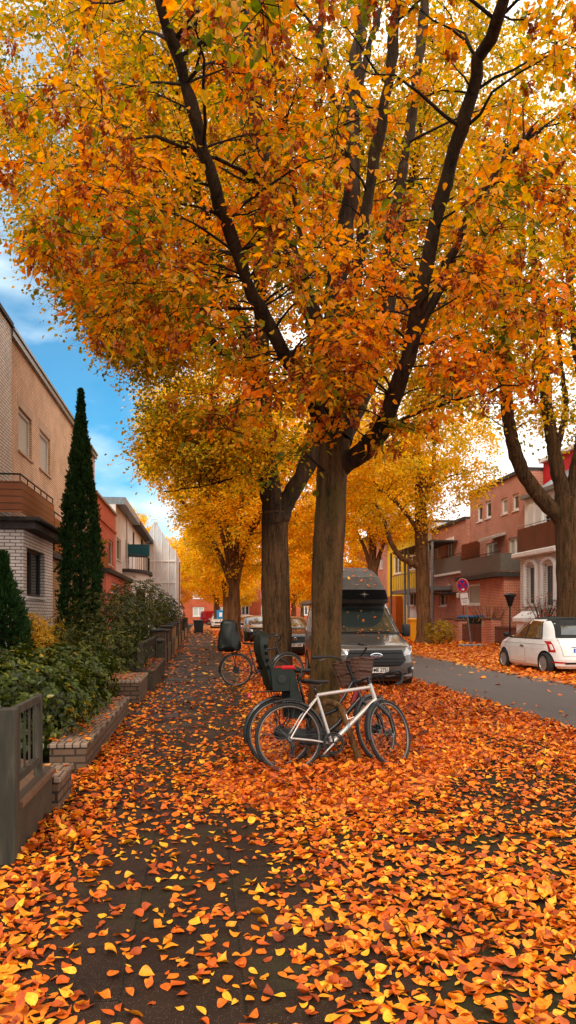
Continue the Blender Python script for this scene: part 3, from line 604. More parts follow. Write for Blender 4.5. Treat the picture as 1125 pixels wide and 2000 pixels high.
# right side of the street
r1 = W(1119, 22, z=0)
T = ([(r1.x, r1.y, -.05), wp(1118, 22, 1150), wp(1113, 22, 1040), wp(1108, 22, 975)], .47, .42)
L = [([wp(1098, 22, 1010), wp(1050, 22, 965), wp(1008, 21.8, 890), wp(990, 21.5, 790), wp(984, 21.2, 640), wp(965, 21, 480), wp(930, 20.5, 300)], .23, .06),
     ([wp(1104, 22, 985), wp(1082, 22, 880), wp(1066, 22, 770), wp(1058, 22, 640), wp(1040, 22, 480), wp(1030, 22, 300)], .22, .06),
     ([wp(1108, 22, 985), wp(1128, 22, 900), wp(1140, 22, 780), wp(1120, 21.6, 640), wp(1110, 21.4, 450)], .20, .06),
     ([wp(1084, 22, 890), wp(1105, 22.4, 800), wp(1095, 22.6, 700), wp(1080, 22.8, 560)], .10, .05),
     ([wp(990, 21.5, 780), wp(960, 21.0, 700), wp(915, 20.6, 620), wp(880, 20, 500)], .08, .03),
     ([wp(985, 21.3, 700), wp(1010, 21.5, 600), wp(1020, 21.4, 450)], .08, .03)]
make_tree('roadside_tree', 'massive trunk behind the small white car, one limb curving left over the brick house', T, L, [(r1.x-.3, r1.y, 13.2, 6.8, 6.0, 6.6, 5), (W(880, 20, z=0).x, 19.5, 9.5, 2.6, 2.5, 3.0, .9)], 800, .11, 9, 'flat',
          (MT['bark_t2'], MT['twig'], MT['leaf_r']), sides=20, seed=41, tw=(8, .8), spread=1.2, flare=1.15, rough=.03)
r2 = W(829, 38.5, z=0)
T = ([(r2.x, r2.y, -.05), wp(826, 38.5, 1150), wp(822, 38.5, 1010), wp(822, 38.5, 930)], .385, .29)
L = [([wp(824, 38.5, 1108), wp(788, 38.2, 1092), wp(764, 38, 1062), wp(748, 38, 1010), wp(735, 38, 985)], .17, .07),
     ([wp(824, 38.5, 1050), wp(800, 38, 1012), wp(768, 37.5, 975), wp(738, 37, 955)], .14, .05),
     ([wp(823, 38.5, 960), wp(800, 38, 910), wp(780, 37.6, 850), wp(770, 37.5, 780)], .16, .06),
     ([wp(822, 38.5, 980), wp(845, 38.8, 930), wp(850, 39, 860), wp(870, 39, 780)], .16, .06),
     ([wp(822, 38.5, 930), wp(815, 38.5, 850), wp(830, 38.5, 740)], .16, .06),
     ([wp(840, 38.7, 950), wp(880, 38.9, 930), wp(930, 39, 920)], .07, .03)]
make_tree('roadside_tree', 'pale barked tree beside the yellow bin, with low limbs reaching left', T, L, [(r2.x-1.2, r2.y, 9.8, 4.6, 5.0, 4.4, 5), (W(910, 37, z=0).x, 37, 8.8, 2.2, 2, 1.0, .18)], 560, .13, 8, 'flat',
          (MT['bark_tan'], MT['twig'], MT['leaf_r']), sides=16, seed=43, tw=(8, .75), spread=1.4, far=False, tone=.12, flare=1.6, rough=.04)

# ---------------------------------------------------------------- garden shrubs
def shrub(name, label, cx, cy, z0, z1, rx, ry, n, leaf_len, m, kind='long', seed=1, whorl=6, group=None, stems=7, shell=.5, tone=0, wid=1.0, pw=2, droop=0):
    global rng
    rng = np.random.default_rng(seed); root = thing(name, label, 'shrub', (cx, cy, 0), 0, group)
    mb = MB()
    for i in range(stems):
        a = random.uniform(0, 6.28); q = random.uniform(.2, .75)
        mb.tube([(cx+.1*math.cos(a), cy+.1*math.sin(a), 0), (cx+q*rx*.5*math.cos(a), cy+q*ry*.5*math.sin(a), z0+(z1-z0)*.4), (cx+q*rx*math.cos(a), cy+q*ry*math.sin(a), z0+(z1-z0)*.8)], [.014, .010, .004], 5)
    mb.build('stems', MT['twig'], root)
    u = unit(n); u = np.sign(u)*np.abs(u)**(2/pw); u /= (np.sum(np.abs(u)**pw, 1, keepdims=True))**(1/pw)
    rad = rng.random(n)**(.33*shell*2)*(.80+.34*fbm(u[:, 0]*3+cx, u[:, 1]*3+u[:, 2]*2+cy, 1.0, seed))
    C = np.stack([cx+u[:, 0]*rad*rx, cy+u[:, 1]*rad*ry, (z0+z1)/2+u[:, 2]*rad*(z1-z0)/2], 1)
    ci = np.repeat(np.arange(n), whorl); m_ = len(ci); th = np.tile(np.arange(whorl)*2*np.pi/whorl, n)+rng.normal(0, .35, m_)
    ax = u[ci]*.8+np.array([0, 0, .55]); ax /= np.linalg.norm(ax, axis=1, keepdims=True); q = np.cross(ax, [0.3, .9, .1]); q /= np.linalg.norm(q, axis=1, keepdims=True); s_ = np.cross(ax, q)
    A = q*np.cos(th)[:, None]+s_*np.sin(th)[:, None]+ax*rng.normal(.35-droop, .3, m_)[:, None]
    V, F = inst(*tmpl(kind), C[ci]+A*.01, A, ax+unit(m_)*.25, leaf_len*rng.uniform(.6, 1.2, m_), np.full(m_, wid), rng.normal(-.12, .12, m_))
    r = np.clip(.45+tone+.25*(u[ci, 2])*0+rng.normal(0, .16, n)[ci]+rng.normal(0, .18, m_), 0, 1)
    mesh_np('foliage', V, F, m, root, rnd=np.repeat(r, 2)); return root
# the laurel hedge along the brick garden wall: three separate bushes
shrub('laurel_bush', 'glossy laurel bush between the metal fence and the long brick garden wall', -2.25, 8.6, .02, 1.10, 1.05, 1.15, 1400, .074, MT['leaf_bush'], seed=3, whorl=7, pw=3, wid=1.15)
shrub('laurel_bush', 'broad glossy laurel bush overhanging the coping of the long brick wall', -2.3, 10.4, .02, 1.15, 1.15, 1.2, 1550, .074, MT['leaf_bush'], seed=4, whorl=7, pw=3, wid=1.15)
shrub('laurel_bush', 'laurel bush in front of the yellow weeping shrub', -2.7, 12.4, .02, 1.05, 1.3, 1.2, 1300, .072, MT['leaf_bush'], seed=5, whorl=7, pw=3, wid=1.15)
shrub('laurel_bush', 'laurel bush at the left edge behind the metal fence', -2.9, 6.9, .02, .95, .9, .9, 750, .076, MT['leaf_bush'], seed=6, whorl=7, pw=3, tone=.1, wid=1.15)
shrub('evergreen_bush', 'dull green bush left of the grey mesh fence panel', -2.25, 15.6, .02, 1.45, 1.15, 1.8, 900, .075, MT['leaf_bush2'], seed=7, whorl=6, pw=2.5)
shrub('evergreen_bush', 'tall loose evergreen below the salmon house', -2.6, 20.5, .05, 2.3, 1.35, 2.3, 1700, .07, MT['leaf_bush2'], seed=8, whorl=6, pw=2.3)
shrub('evergreen_bush', 'tallest evergreen in front of the wrapped scaffold', -2.6, 31, .1, 3.1, 1.35, 2.6, 1700, .09, MT['leaf_bush2'], seed=9, whorl=6, pw=2.2)
shrub('evergreen_bush', 'dark bush beside the wheelie bin and brick piers', -2.0, 45, .1, 2.7, 1.0, 3.0, 900, .12, MT['leaf_bush2'], seed=10, whorl=5, tone=-.2)
shrub('weeping_shrub', 'round yellow weeping shrub at the foot of the white brick bay', -3.05, 13.6, .45, 1.62, .44, .44, 1100, .05, MT['leaf_yel'], seed=12, whorl=5, droop=.9)
shrub('amber_shrub', 'thin amber leaved shrub at the foot of the cypress', -2.9, 14.9, .4, 1.55, .32, .4, 170, .06, MT['leaf_yg'], seed=13, whorl=5, tone=.25)
shrub('yellowing_shrub', 'yellowing shrub under the dark conifer at the left edge', -3.2, 10.3, .3, 1.75, .5, .7, 420, .06, MT['leaf_yg'], seed=14, whorl=5)
shrub('amber_shrub', 'orange leaved shrub beside the gate of the brick house across the road', W(862, 37, z=0).x, W(862, 37, z=0).y, 0, 1.3, .9, .7, 300, .11, MT['leaf_yg'], seed=15, whorl=5, tone=.1)
shrub('bare_shrub', 'reddish half bare shrub between the white car and the white bay', W(1062, 30, z=0).x, W(1062, 30, z=0).y, .8, 2.5, 1.0, .8, 90, .08, MT['seed'], seed=16, whorl=4, stems=46)
shrub('bare_shrub', 'thin twiggy shrub in front of the red brick projecting bay', W(955, 39, z=0).x, W(955, 39, z=0).y, .3, 2.4, 1.6, .8, 110, .08, MT['leaf_yg'], seed=17, whorl=3, stems=40)
def conifer(label, x, y, h, r, n, seed, name='cypress_tree', fat=.35):
    global rng
    rng = np.random.default_rng(seed); root = thing(name, label, 'tree', (x, y, 0)); MB().tube([(x, y, 0), (x, y, h*.9)], [.07, .015], 7).build('trunk', MT['twig'], root)
    s_ = rng.random(n)**.8; prof = r*np.minimum(1, ((1-s_)*1.9)**1.12)*np.minimum(1, .72+s_*1.3); th = rng.uniform(0, 2*np.pi, n)
    lump = .50+1.0*fbm(th*3.1, s_*h*1.6, .7, seed); rr = prof*lump*(.55+.45*rng.random(n)**.4)
    P = np.stack([x+rr*np.cos(th), y+rr*np.sin(th), .1+s_*h*.985], 1)
    A = np.stack([np.cos(th)*fat, np.sin(th)*fat, np.ones(n)], 1)+rng.normal(0, .22, (n, 3))
    w_ = 5; i = np.repeat(np.arange(n), w_); m_ = len(i); V, F = inst(*tmpl('long'), P[i]+rng.normal(0, .02, (m_, 3)), A[i]+rng.normal(0, .3, (m_, 3)), unit(m_), rng.uniform(.05, .11, m_), rng.uniform(.5, .9, m_))
    mesh_np('crown', V, F, MT['leaf_con'], root, rnd=np.repeat(np.clip(.4+rng.normal(0, .2, n)[i]+rng.normal(0, .15, m_), 0, 1), 2)); return root
c_ = W(158, 19.5, z=0); conifer('tall slim dark green cypress standing against the tan brick house', c_.x, c_.y, 7.45, .51, 9000, 50)
c_ = W(4, 12.5, z=0); conifer('short dark conifer at the left edge beside the white brick bay', c_.x, c_.y, 2.5, .42, 2600, 51, 'conifer_tree', .8)
# ---------------------------------------------------------------- houses
def wall(mb, ax, pos, sg, u0, u1, z0, z1, holes=(), dep=.16, mi=0, mrev=None):
    """wall in the plane ax = pos facing sg, with real window openings and reveals"""
    mrev = mi if mrev is None else mrev
    P = (lambda u, z, d=0: (pos-sg*d, u, z)) if ax == 'x' else (lambda u, z, d=0: (u, pos-sg*d, z))
    us = sorted({u0, u1, *[h[i] for h in holes for i in (0, 1) if u0 < h[i] < u1]}); zs = sorted({z0, z1, *[h[i] for h in holes for i in (2, 3) if z0 < h[i] < z1]})
    for a, b in zip(us, us[1:]):
        for c, d in zip(zs, zs[1:]):
            if any(h[0]-1e-6 <= a and b <= h[1]+1e-6 and h[2]-1e-6 <= c and d <= h[3]+1e-6 for h in holes): continue
            mb.add([P(a, c), P(b, c), P(b, d), P(a, d)], [(0, 1, 2, 3)], mi)
    for h in holes:
        a, b, c, d = h[:4]; mb.add([P(a, c), P(b, c), P(b, d), P(a, d), P(a, c, dep), P(b, c, dep), P(b, d, dep), P(a, d, dep)], [(0, 1, 5, 4), (1, 2, 6, 5), (2, 3, 7, 6), (3, 0, 4, 7)], mrev)
def window(parent, ax, pos, sg, h, dep=.12, fr='white_wood', pane='glass', sill='white_wood', mull=1, trans=0, fw=.06, name='window', label=None, sillout=.05):
    u0, u1, z0, z1 = h[:4]
    def B(mb, ua, ub, za, zb, d0, d1):
        if ax == 'x': mb.box((pos-sg*d0, ua, za), (pos-sg*d1, ub, zb))
        else: mb.box((ua, pos-sg*d0, za), (ub, pos-sg*d1, zb))
    g = MB(); B(g, u0+.002, u1-.002, z0+.002, z1-.002, dep, dep+.012); o = g.build(name, MT[pane], parent)
    if label: o['label'] = label
    f = MB(); e = .003
    B(f, u0+e, u0+fw, z0+e, z1-e, dep-.05, dep-.004); B(f, u1-fw, u1-e, z0+e, z1-e, dep-.05, dep-.004); B(f, u0+fw, u1-fw, z0+e, z0+fw, dep-.05, dep-.004); B(f, u0+fw, u1-fw, z1-fw, z1-e, dep-.05, dep-.004)
    for i in range(mull):
        u = u0+(u1-u0)*(i+1)/(mull+1); B(f, u-fw*.6, u+fw*.6, z0+fw, z1-fw, dep-.052, dep-.004)
    if trans: z = z0+(z1-z0)*trans; B(f, u0+fw, u1-fw, z-fw*.5, z+fw*.5, dep-.054, dep-.004)
    f.build('frame', MT[fr], o)
    if sill: s_ = MB(); B(s_, u0-.05, u1+.05, z0-.06, z0-.004, -sillout, dep-.06); s_.build('sill', MT[sill], o)
    return o
def hx(X, r):          # photo rectangle (left, right, top, bottom) -> opening on the plane x = X
    ya, za = onX(r[0], r[2], X); yb, zb = onX(r[1], r[3], X); z2 = onX(r[0], r[3], X)[1]; y0, y1 = sorted((ya, yb))
    return (y0, y1, z2, za)
def railing(mb, pts, z0, z1, n=.12, r=.012, mi=0):
    for a, b in zip(pts, pts[1:]):
        a = Vector((*a, 0)); b = Vector((*b, 0)); L = (b-a).length; k = max(2, int(L/n))
        mb.tube([a+Vector((0, 0, z1)), b+Vector((0, 0, z1))], r*1.8, 6, mi)
        for i in range(k+1): p = a.lerp(b, i/k); mb.tube([p+Vector((0, 0, z0)), p+Vector((0, 0, z1))], r, 4, mi)
def house_shell(mb, x, sg, y0, y1, h, depth, back=.20, mi=0):
    mb.box((x-sg*back, y0, -.1), (x-sg*depth, y1, h-.004), mi)      # core behind the openings
    mb.add([(x, y0, 0), (x-sg*back, y0, 0), (x-sg*back, y0, h), (x, y0, h)], [(0, 1, 2, 3)], mi); mb.add([(x, y1, 0), (x-sg*back, y1, 0), (x-sg*back, y1, h), (x, y1, h)], [(0, 1, 2, 3)], mi)
    mb.add([(x, y0, h), (x-sg*back, y0, h), (x-sg*back, y1, h), (x, y1, h)], [(0, 1, 2, 3)], mi)
XL = -4.95; BX = -4.30
# tan brick house on the left
yT0 = onX(18, 700, XL)[0]; yT1 = onX(185, 890, XL)[0]; hT = 8.75
tb = thing('brick_house', 'tan brick house on the left with white brick bay and brown balcony', 'house', (XL, yT0, 0))
hs = [hx(XL, (36, 62, 792, 878)), hx(XL, (77, 98, 836, 913))]
mb = MB(); house_shell(mb, XL, 1, yT0, yT1, hT, 9); wall(mb, 'x', XL, 1, yT0, yT1, 0, hT, hs); mb.build('wall', MT['brick_tan'], tb)
for h in hs:
    window(tb, 'x', XL, 1, h, pane='shutter', mull=0, trans=0, sill='soldier', fw=.09)
    MB().box((XL+.004, h[0]-.1, h[3]+.0), (XL-.01, h[1]+.1, h[3]+.28)).build('lintel', MT['soldier'], tb)
mb = MB(); mb.box((XL+.10, yT0, hT+.002), (XL-9, yT1+.1, hT+.16)); mb.box((XL+.14, yT0, hT+.162), (XL+.02, yT1+.12, hT+.24)); mb.build('roof_edge', MT['zinc'], tb)
# bay of the tan house: white brick below, boarded balcony above
yb0 = onX(46, 1100, BX)[0]; yb1 = onX(103, 1100, BX)[0]; zb = 3.62
hb = [hx(BX, (52, 87, 1068, 1164))]
mb = MB(); wall(mb, 'x', BX, 1, yb0, yb1, 0, zb, hb, .2); mb.box((BX-.004, yb0, 0), (XL, yb0+.004, zb)); mb.box((BX-.21, yb0+.005, 0), (XL, yb1, zb)); mb.box((BX-.002, yb1-.004, 0), (XL, yb1, zb))
bay = mb.build('bay', MT['brick_white'], tb); bay['label'] = 'white brick bay of the tan house'
window(tb, 'x', BX, 1, hb[0], fr='dark_frame', dep=.17, fw=.07, sill='white_wood', mull=1)
mb = MB(); mb.box((XL, yb0-.14, zb+.002), (BX+.30, yb1+.42, zb+.20)); mb.box((XL, yb0-.22, zb+.202), (BX+.38, yb1+.52, zb+.28)); mb.tube([(BX+.40, yb0-.24, zb+.22), (BX+.40, yb1+.55, zb+.22)], .055, 8)
mb.tube([(XL, yb0-.24, zb+.22), (BX+.40, yb0-.24, zb+.22)], .055, 8); mb.build('bay_roof', MT['roof_dark'], tb)
yq0 = onX(40, 1000, BX+.06)[0]; yq1 = onX(103, 1000, BX+.06)[0]; zq0 = zb+.33; zq1 = zb+1.06
bal = MB().box((BX+.06, yq0, zq0), (BX+.10, yq1, zq1)).box((XL+.01, yq0-.03, zq0), (BX+.10, yq0-.002, zq1)).build('balcony', MT['wood_bal'], tb)
mb = MB(); mb.tube([(XL+.05, yq0-.03, zq1+.16), (BX+.06, yq0-.03, zq1+.16), (BX+.06, yq1, zq1+.16)], .022, 8)
for i in range(6): y = yq0+(yq1-yq0)*i/5; mb.tube([(BX+.05, y, zq0), (BX+.05, y, zq1+.16)], .015, 6)
mb.build('railing', MT['iron'], bal)
# lower ochre wing with second balcony beyond the bay
yw1 = onX(136, 1100, BX-.2)[0]; yw2 = yT1+.5
mb = MB(); mb.box((BX-.25, yb1+.01, 0), (XL+.002, yw2, 3.25)); o = mb.build('entrance_wing', MT['brick_tan_low'], tb); o['label'] = 'ochre brick entrance wing'
MB().box((BX-.1, yb1+.6, 3.26), (XL, yw2+.1, 3.42)).build('wing_roof', MT['roof_dark'], tb)
b2 = MB().box((BX-.12, yb1+.75, 3.45), (BX-.08, yw2-.2, 4.45)).box((XL+.01, yb1+.72, 3.45), (BX-.08, yb1+.748, 4.45)).build('balcony', MT['wood_bal'], tb)
mb = MB(); railing(mb, [(BX-.10, yb1+.75), (BX-.10, yw2-.2)], 4.45, 4.62, 1.2); mb.build('railing', MT['iron'], b2)
# white brick neighbour at the very left edge
wb = thing('brick_house', 'white brick house cut off by the left edge of the photo', 'house', (XL, 6, 0))
hn = [(13.2, 14.6, 4.6, 6.4), (9.5, 11, 4.6, 6.4)]
mb = MB(); house_shell(mb, XL+.06, 1, 4, yT0-.01, 8.95, 9); wall(mb, 'x', XL+.06, 1, 4, yT0-.01, 0, 8.95, hn); mb.build('wall', MT['brick_white'], wb)
for h in hn: window(wb, 'x', XL+.06, 1, h, pane='shutter')
MB().box((XL+.12, 4, 8.952), (XL-9, yT0-.012, 9.06)).build('roof_edge', MT['roof_dark'], wb)

# salmon rendered house
yP0 = yT1+.02; yP1 = onX(226, 1000, XL)[0]; hP = onX(185, 962, XL)[1]
ph = thing('rendered_house', 'salmon pink rendered house past the cypress', 'house', (XL, yP0, 0))
hs = [hx(XL, (194, 204, 1046, 1100)), hx(XL, (212, 221, 1052, 1102))]
mb = MB(); house_shell(mb, XL, 1, yP0, yP1, hP, 9); wall(mb, 'x', XL, 1, yP0, yP1, 0, hP, hs); ya, za = onX(190, 1005, XL); mb.box((XL+.07, yP0, za-.12), (XL+.001, yP1-.01, za)); mb.build('wall', MT['pink'], ph)
MB().box((XL+.10, yP0, hP+.002), (XL-9, yP1, hP+.12)).build('roof_edge', MT['zinc'], ph)
for h in hs: window(ph, 'x', XL, 1, h, mull=0, fw=.10)
BP_ = -4.2; y0 = onX(207, 1150, BP_)[0]; y1 = onX(254, 1150, BP_)[0]; zt = onX(207, 1118, BP_)[1]
hb = [hx(BP_, (217, 236, 1136, 1200)), hx(BP_, (243, 250, 1136, 1190))]
mb = MB(); wall(mb, 'x', BP_, 1, y0, y1, 0, zt, hb); mb.box((BP_-.2, y0+.01, 0), (XL, y1, zt)); mb.box((BP_-.002, y0, 0), (XL, y0+.008, zt)); mb.build('bay', MT['pink'], ph)
for h in hb: window(ph, 'x', BP_, 1, h, mull=0, trans=.7, fw=.11)
MB().box((BP_+.18, y0-.15, zt+.002), (XL, y1+.1, zt+.20)).build('bay_roof', MT['roof_dark'], ph)
p = thing('flower_box', 'small hanging flower box on the salmon house wall', 'flower box', (XL+.3, yP0+1.2, 4.1))
fy, fz = onX(198, 1070, XL+.3)
MB().box((XL+.12, fy-.3, fz-.12), (XL+.42, fy+.3, fz+.1)).build('box', MT['dark_frame'], p)
C = np.array([(XL+.28, fy, fz+.2)])+rng.normal(0, 1, (70, 3))*[.10, .25, .09]; i = np.repeat(np.arange(70), 5)
V, F = inst(*tmpl('flat'), C[i], unit(350), unit(350), np.full(350, .08)); mesh_np('plants', V, F, MT['leaf_yg'], p, rnd=np.repeat(rng.random(350), 2))

# pale grey house
yG1 = onX(258, 1000, XL)[0]; hG = 7.9
gh = thing('rendered_house', 'pale grey rendered house with deep eaves between the salmon one and the teal balcony', 'house', (XL, yP1, 0))
hs = [hx(XL, (228, 236, 1048, 1092)), hx(XL, (245, 252, 1054, 1092))]
mb = MB(); house_shell(mb, XL, 1, yP1+.01, yG1, hG, 9); wall(mb, 'x', XL, 1, yP1+.01, yG1, 0, hG, hs); ym = (yP1+yG1)/2+.8; mb.box((XL+.10, ym, 0), (XL+.001, ym+.35, hG-.01)); mb.build('wall', MT['grey_render'], gh)
for h in hs: window(gh, 'x', XL, 1, h, mull=0, fw=.10)
MB().box((XL+.55, yP1+.03, hG+.002), (XL-9, yG1+.1, hG+.42)).build('roof', MT['zinc'], gh)
# house with the round bay and the teal balcony
yH1 = onX(287, 1000, XL)[0]
th_ = thing('rendered_house', 'white house with round bay and teal balcony beside the wrapped scaffold', 'house', (XL, yG1, 0))
hs = [hx(XL, (259, 263, 1036, 1068)), hx(XL, (275, 280, 1042, 1072))]
mb = MB(); house_shell(mb, XL, 1, yG1+.01, yH1, 7.85, 9); wall(mb, 'x', XL, 1, yG1+.01, yH1, 0, 7.85, hs); mb.build('wall', MT['white_render'], th_)
for h in hs: window(th_, 'x', XL, 1, h, mull=1, pane='glass', fr='dark_frame')
MB().box((XL+.6, yG1+.12, 7.852), (XL-9, yH1, 8.2)).build('roof', MT['roof_dark'], th_)
q = onX(268, 1120, -4.4); cy_ = q[0]
mb = MB(); zt = onX(268, 1116, -4.0)[1]
mb.loft([[(XL-.2+1.55*max(math.cos(a), 0)**.8, cy_-4.0*math.sin(a), z) for a in [math.pi*(i/18-.5) for i in range(19)]] for z in (0, zt)]); mb.build('round_bay', MT['white_render'], th_, True, 40)
for k in (-.75, -.1, .5):
    cx_ = XL-.2+1.56*math.cos(k)**.8; yy = cy_+4.0*math.sin(k); ny = Vector((math.cos(k)**1.0, math.sin(k)*.38, 0)).normalized(); tx = Vector((-ny.y, ny.x, 0))
    f = MB().obox((cx_, yy, zt*.55), tx*.62, ny*.05, (0, 0, 1.0)).build('window', MT['white_wood'], th_); MB().obox((cx_+ny.x*.03, yy+ny.y*.03, zt*.55), tx*.5, ny*.05, (0, 0, .88)).build('pane', MT['glass'], f)
mb = MB(); mb.loft([[(XL-.2+1.75*max(math.cos(a), 0)**.8, cy_-4.25*math.sin(a), z) for a in [math.pi*(i/18-.5) for i in range(19)]] for z in (zt+.003, zt+.2)]); mb.build('bay_roof', MT['roof_dark'], th_)
mb = MB(); railing(mb, [(XL-.2+1.55*math.cos(a)**.8, cy_+3.8*math.sin(a)) for a in (-1.3, -1, -.6, -.2, .1)], zt+.2, zt+1.15, .25, .02); mb.build('railing', MT['iron'], th_)
ya, zt2 = onX(253, 1066, XL+.1); yb_ = onX(292, 1070, XL+1.5)[0]; zb2 = onX(253, 1088, XL+.1)[1]
tb_ = MB().add([(XL, ya, zb2), (XL+1.1, ya+.3, zb2), (XL+1.5, yb_, zb2), (XL, yb_, zb2), (XL, ya, zt2), (XL+1.1, ya+.3, zt2), (XL+1.5, yb_, zt2), (XL, yb_, zt2)], [(0, 3, 2, 1), (4, 5, 6, 7), (0, 1, 5, 4), (1, 2, 6, 5), (2, 3, 7, 6), (3, 0, 4, 7)]).build('balcony', MT['teal'], th_)
mb = MB(); railing(mb, [(XL+1.1, ya+.3), (XL+1.5, yb_)], zt2, zt2+.2, 1.5); mb.build('railing', MT['zinc'], tb_)
# scaffold wrapped in white sheeting
sx0 = -6.6; sc_y = 67; sx1 = -1.95
m, t, b, o_ = newmat('scaffold sheeting'); c = ramp(t, tnoise(t, .8, 6, .6, stretch=(1, 1, .4)), [(.3, (.50, .53, .57)), (.7, (.78, .80, .84))]); t.links.new(c, b.inputs['Base Color']); b.inputs['Roughness'].default_value = .4
tp = t.nodes.new('ShaderNodeBsdfTransparent'); ms = t.nodes.new('ShaderNodeMixShader'); ms.inputs[0].default_value = .22; t.links.new(b.outputs[0], ms.inputs[1]); t.links.new(tp.outputs[0], ms.inputs[2]); t.links.new(ms.outputs[0], o_.inputs[0]); bump(t, tnoise(t, 3, 5, .6, stretch=(2, 1, .5)), b, .8, .15); MT['sheet'] = m
sf = thing('scaffold', 'gabled scaffold wrapped in translucent white sheeting at the far end of the left row', 'scaffold', ((sx0+sx1)/2, sc_y, 0))
zz = lambda py: EYE+(HOR-py)*67.6/FPX
def XX(px): return W(px, 67.6, z=0).x
prof = [(XX(286), zz(1058)), (XX(303), zz(1024)), (XX(308), zz(1024)), (XX(322), zz(1048)), (XX(335), zz(1070)), (XX(345), zz(1080)), (XX(345), 0), (XX(286), 0)]
mb = MB(); n_ = len(prof); mb.loft([[(x, y, z) for x, z in prof] for y in (sc_y, sc_y+11)]); mb.build('sheeting', MT['sheet'], sf)
mb = MB()
for px in (289, 303, 318, 331, 344): x = XX(px); zt = np.interp(px, [286, 303, 322, 345], [zz(1056), zz(1022), zz(1047), zz(1078)]); mb.tube([(x, sc_y-.06, 0), (x, sc_y-.06, zt)], .05, 6)
for z in (2.2, 4.4, 6.3): mb.tube([(XX(287), sc_y-.08, z), (XX(344), sc_y-.08, z)], .05, 6)
for a, b_ in ((303, 318), (318, 331)): mb.tube([(XX(a), sc_y-.1, 2.2), (XX(b_), sc_y-.1, 4.3)], .04, 6)
for y in (sc_y+3, sc_y+6, sc_y+9): mb.tube([(XX(345)+.06, y, 0), (XX(345)+.06, y, 7)], .05, 6)
mb.tube([(XX(298), sc_y-.1, zz(1024)), (XX(298), sc_y-.1, zz(1018)), (XX(308), sc_y-.1, zz(1018)), (XX(308), sc_y-.1, zz(1026))], .06, 6)
mb.build('poles', MT['white_render'], sf)
MB().box((-8, sc_y+12, 0), (-15, 98, 6.2)).box((-8.0+.3, sc_y+12, 6.202), (-15, 98, 6.5)).build('x', MT['white_render'])
o = bpy.data.objects['x']; o.name = 'terrace_house'; tagp(o, 'last pale house of the left row beyond the scaffold', 'house')

# ---- right side: yellow house, red brick house, white bayed house
XR = 16.9
yR0 = onX(1028, 1000, XR)[0]; yRm = onX(918, 1000, XR)[0]; yR1 = onX(849, 1000, XR)[0]
hR = onX(918, 968, XR)[1]; hRl = onX(849, 1040, XR)[1]+.05
rb = thing('brick_house', 'red brick house across the road with two taupe balconies', 'house', (XR, yR0, 0))
hs1 = [hx(XR, r) for r in ((932, 942, 988, 1020), (948, 959, 981, 1014), (979, 991, 975, 1006), (1001, 1013, 967, 999), (950, 971, 1062, 1098), (993, 1015, 1052, 1092), (988, 1018, 1140, 1182))]
hs2 = [hx(XR, r) for r in ((853, 866, 1066, 1100), (879, 892, 1060, 1098))]
mb = MB(); house_shell(mb, XR, -1, yR0, yRm, hR, 9); wall(mb, 'x', XR, -1, yR0, yRm, 0, hR, hs1)
mb.box((XR+.005, yRm+.01, 0), (XR+9, yR1, hRl)); wall(mb, 'x', XR-.22, -1, yRm+.01, yR1, 0, hRl, hs2, dep=.2); mb.box((XR-.218, yR1-.01, 0), (XR, yR1, hRl)); mb.box((XR-.218, yRm, 0), (XR-.001, yRm+.012, hRl)); mb.build('wall', MT['brick_red'], rb)
for i, h in enumerate(hs1): window(rb, 'x', XR, -1, h, pane='shutter' if i == 5 else 'curtain' if i in (4, 2) else 'glass', mull=1 if i > 3 else 0, fw=.13)
for h in hs2: window(rb, 'x', XR-.22, -1, h, mull=1, fw=.09, pane='curtain'); MB().box((XR-.30, h[0]-.1, h[3]+.02), (XR-.224, h[1]+.1, h[3]+.26)).build('lintel', MT['white_wood'], rb)
MB().box((XR-.12, yR0+.01, hR+.002), (XR+9, yRm+.1, hR+.2)).box((XR-.34, yRm+.12, hRl+.002), (XR+9, yR1+.1, hRl+.2)).build('roof_edge', MT['roof_dark'], rb)
mb = MB(); ya, za = onX(950, 1056, XR-.4); yb_, zb_ = onX(975, 1047, XR-.4); mb.add([(XR-.02, ya, zb_+.25), (XR-.02, yb_, zb_+.25), (XR-.9, yb_, zb_-.02), (XR-.9, ya, zb_-.02), (XR-.02, ya, zb_+.1), (XR-.02, yb_, zb_+.1), (XR-.9, yb_, zb_-.17), (XR-.9, ya, zb_-.17)], [(0, 1, 2, 3), (4, 7, 6, 5), (0, 4, 5, 1), (2, 6, 7, 3), (1, 5, 6, 2), (0, 3, 7, 4)]); mb.build('awning', MT['shutter'], rb)
XB = 15.9
def bayblock(px0, px1, py_top, wins, m_, X, parent, wallname='bay'):
    ya = onX(px0, 1150, X)[0]; yb_ = onX(px1, 1150, X)[0]; a, c = min(ya, yb_), max(ya, yb_); zt = onX((px0+px1)/2, py_top, X)[1]
    hs = [hx(X, r) for r in wins]; mb = MB(); wall(mb, 'x', X, -1, a, c, 0, zt, hs, dep=.2); mb.box((X+.21, a+.001, 0), (XR-.001, c-.001, zt)); mb.box((X+.001, a, 0), (XR-.01, a+.006, zt)); mb.box((X+.001, c-.006, 0), (XR-.01, c, zt)); o = mb.build(wallname, m_, parent); return a, c, zt, hs, o
a, c, zt, hs, o = bayblock(906, 984, 1131, [(914, 937, 1142, 1182)], MT['brick_red2'], XB, rb)
for h in hs: window(rb, 'x', XB, -1, h, mull=0, fw=.13, pane='curtain', dep=.1)
o = MB().box((XB-.45, a-.2, zt+.002), (XR-.01, c+.3, zt+.24)).build('bay_roof', MT['roof_dark'], rb)
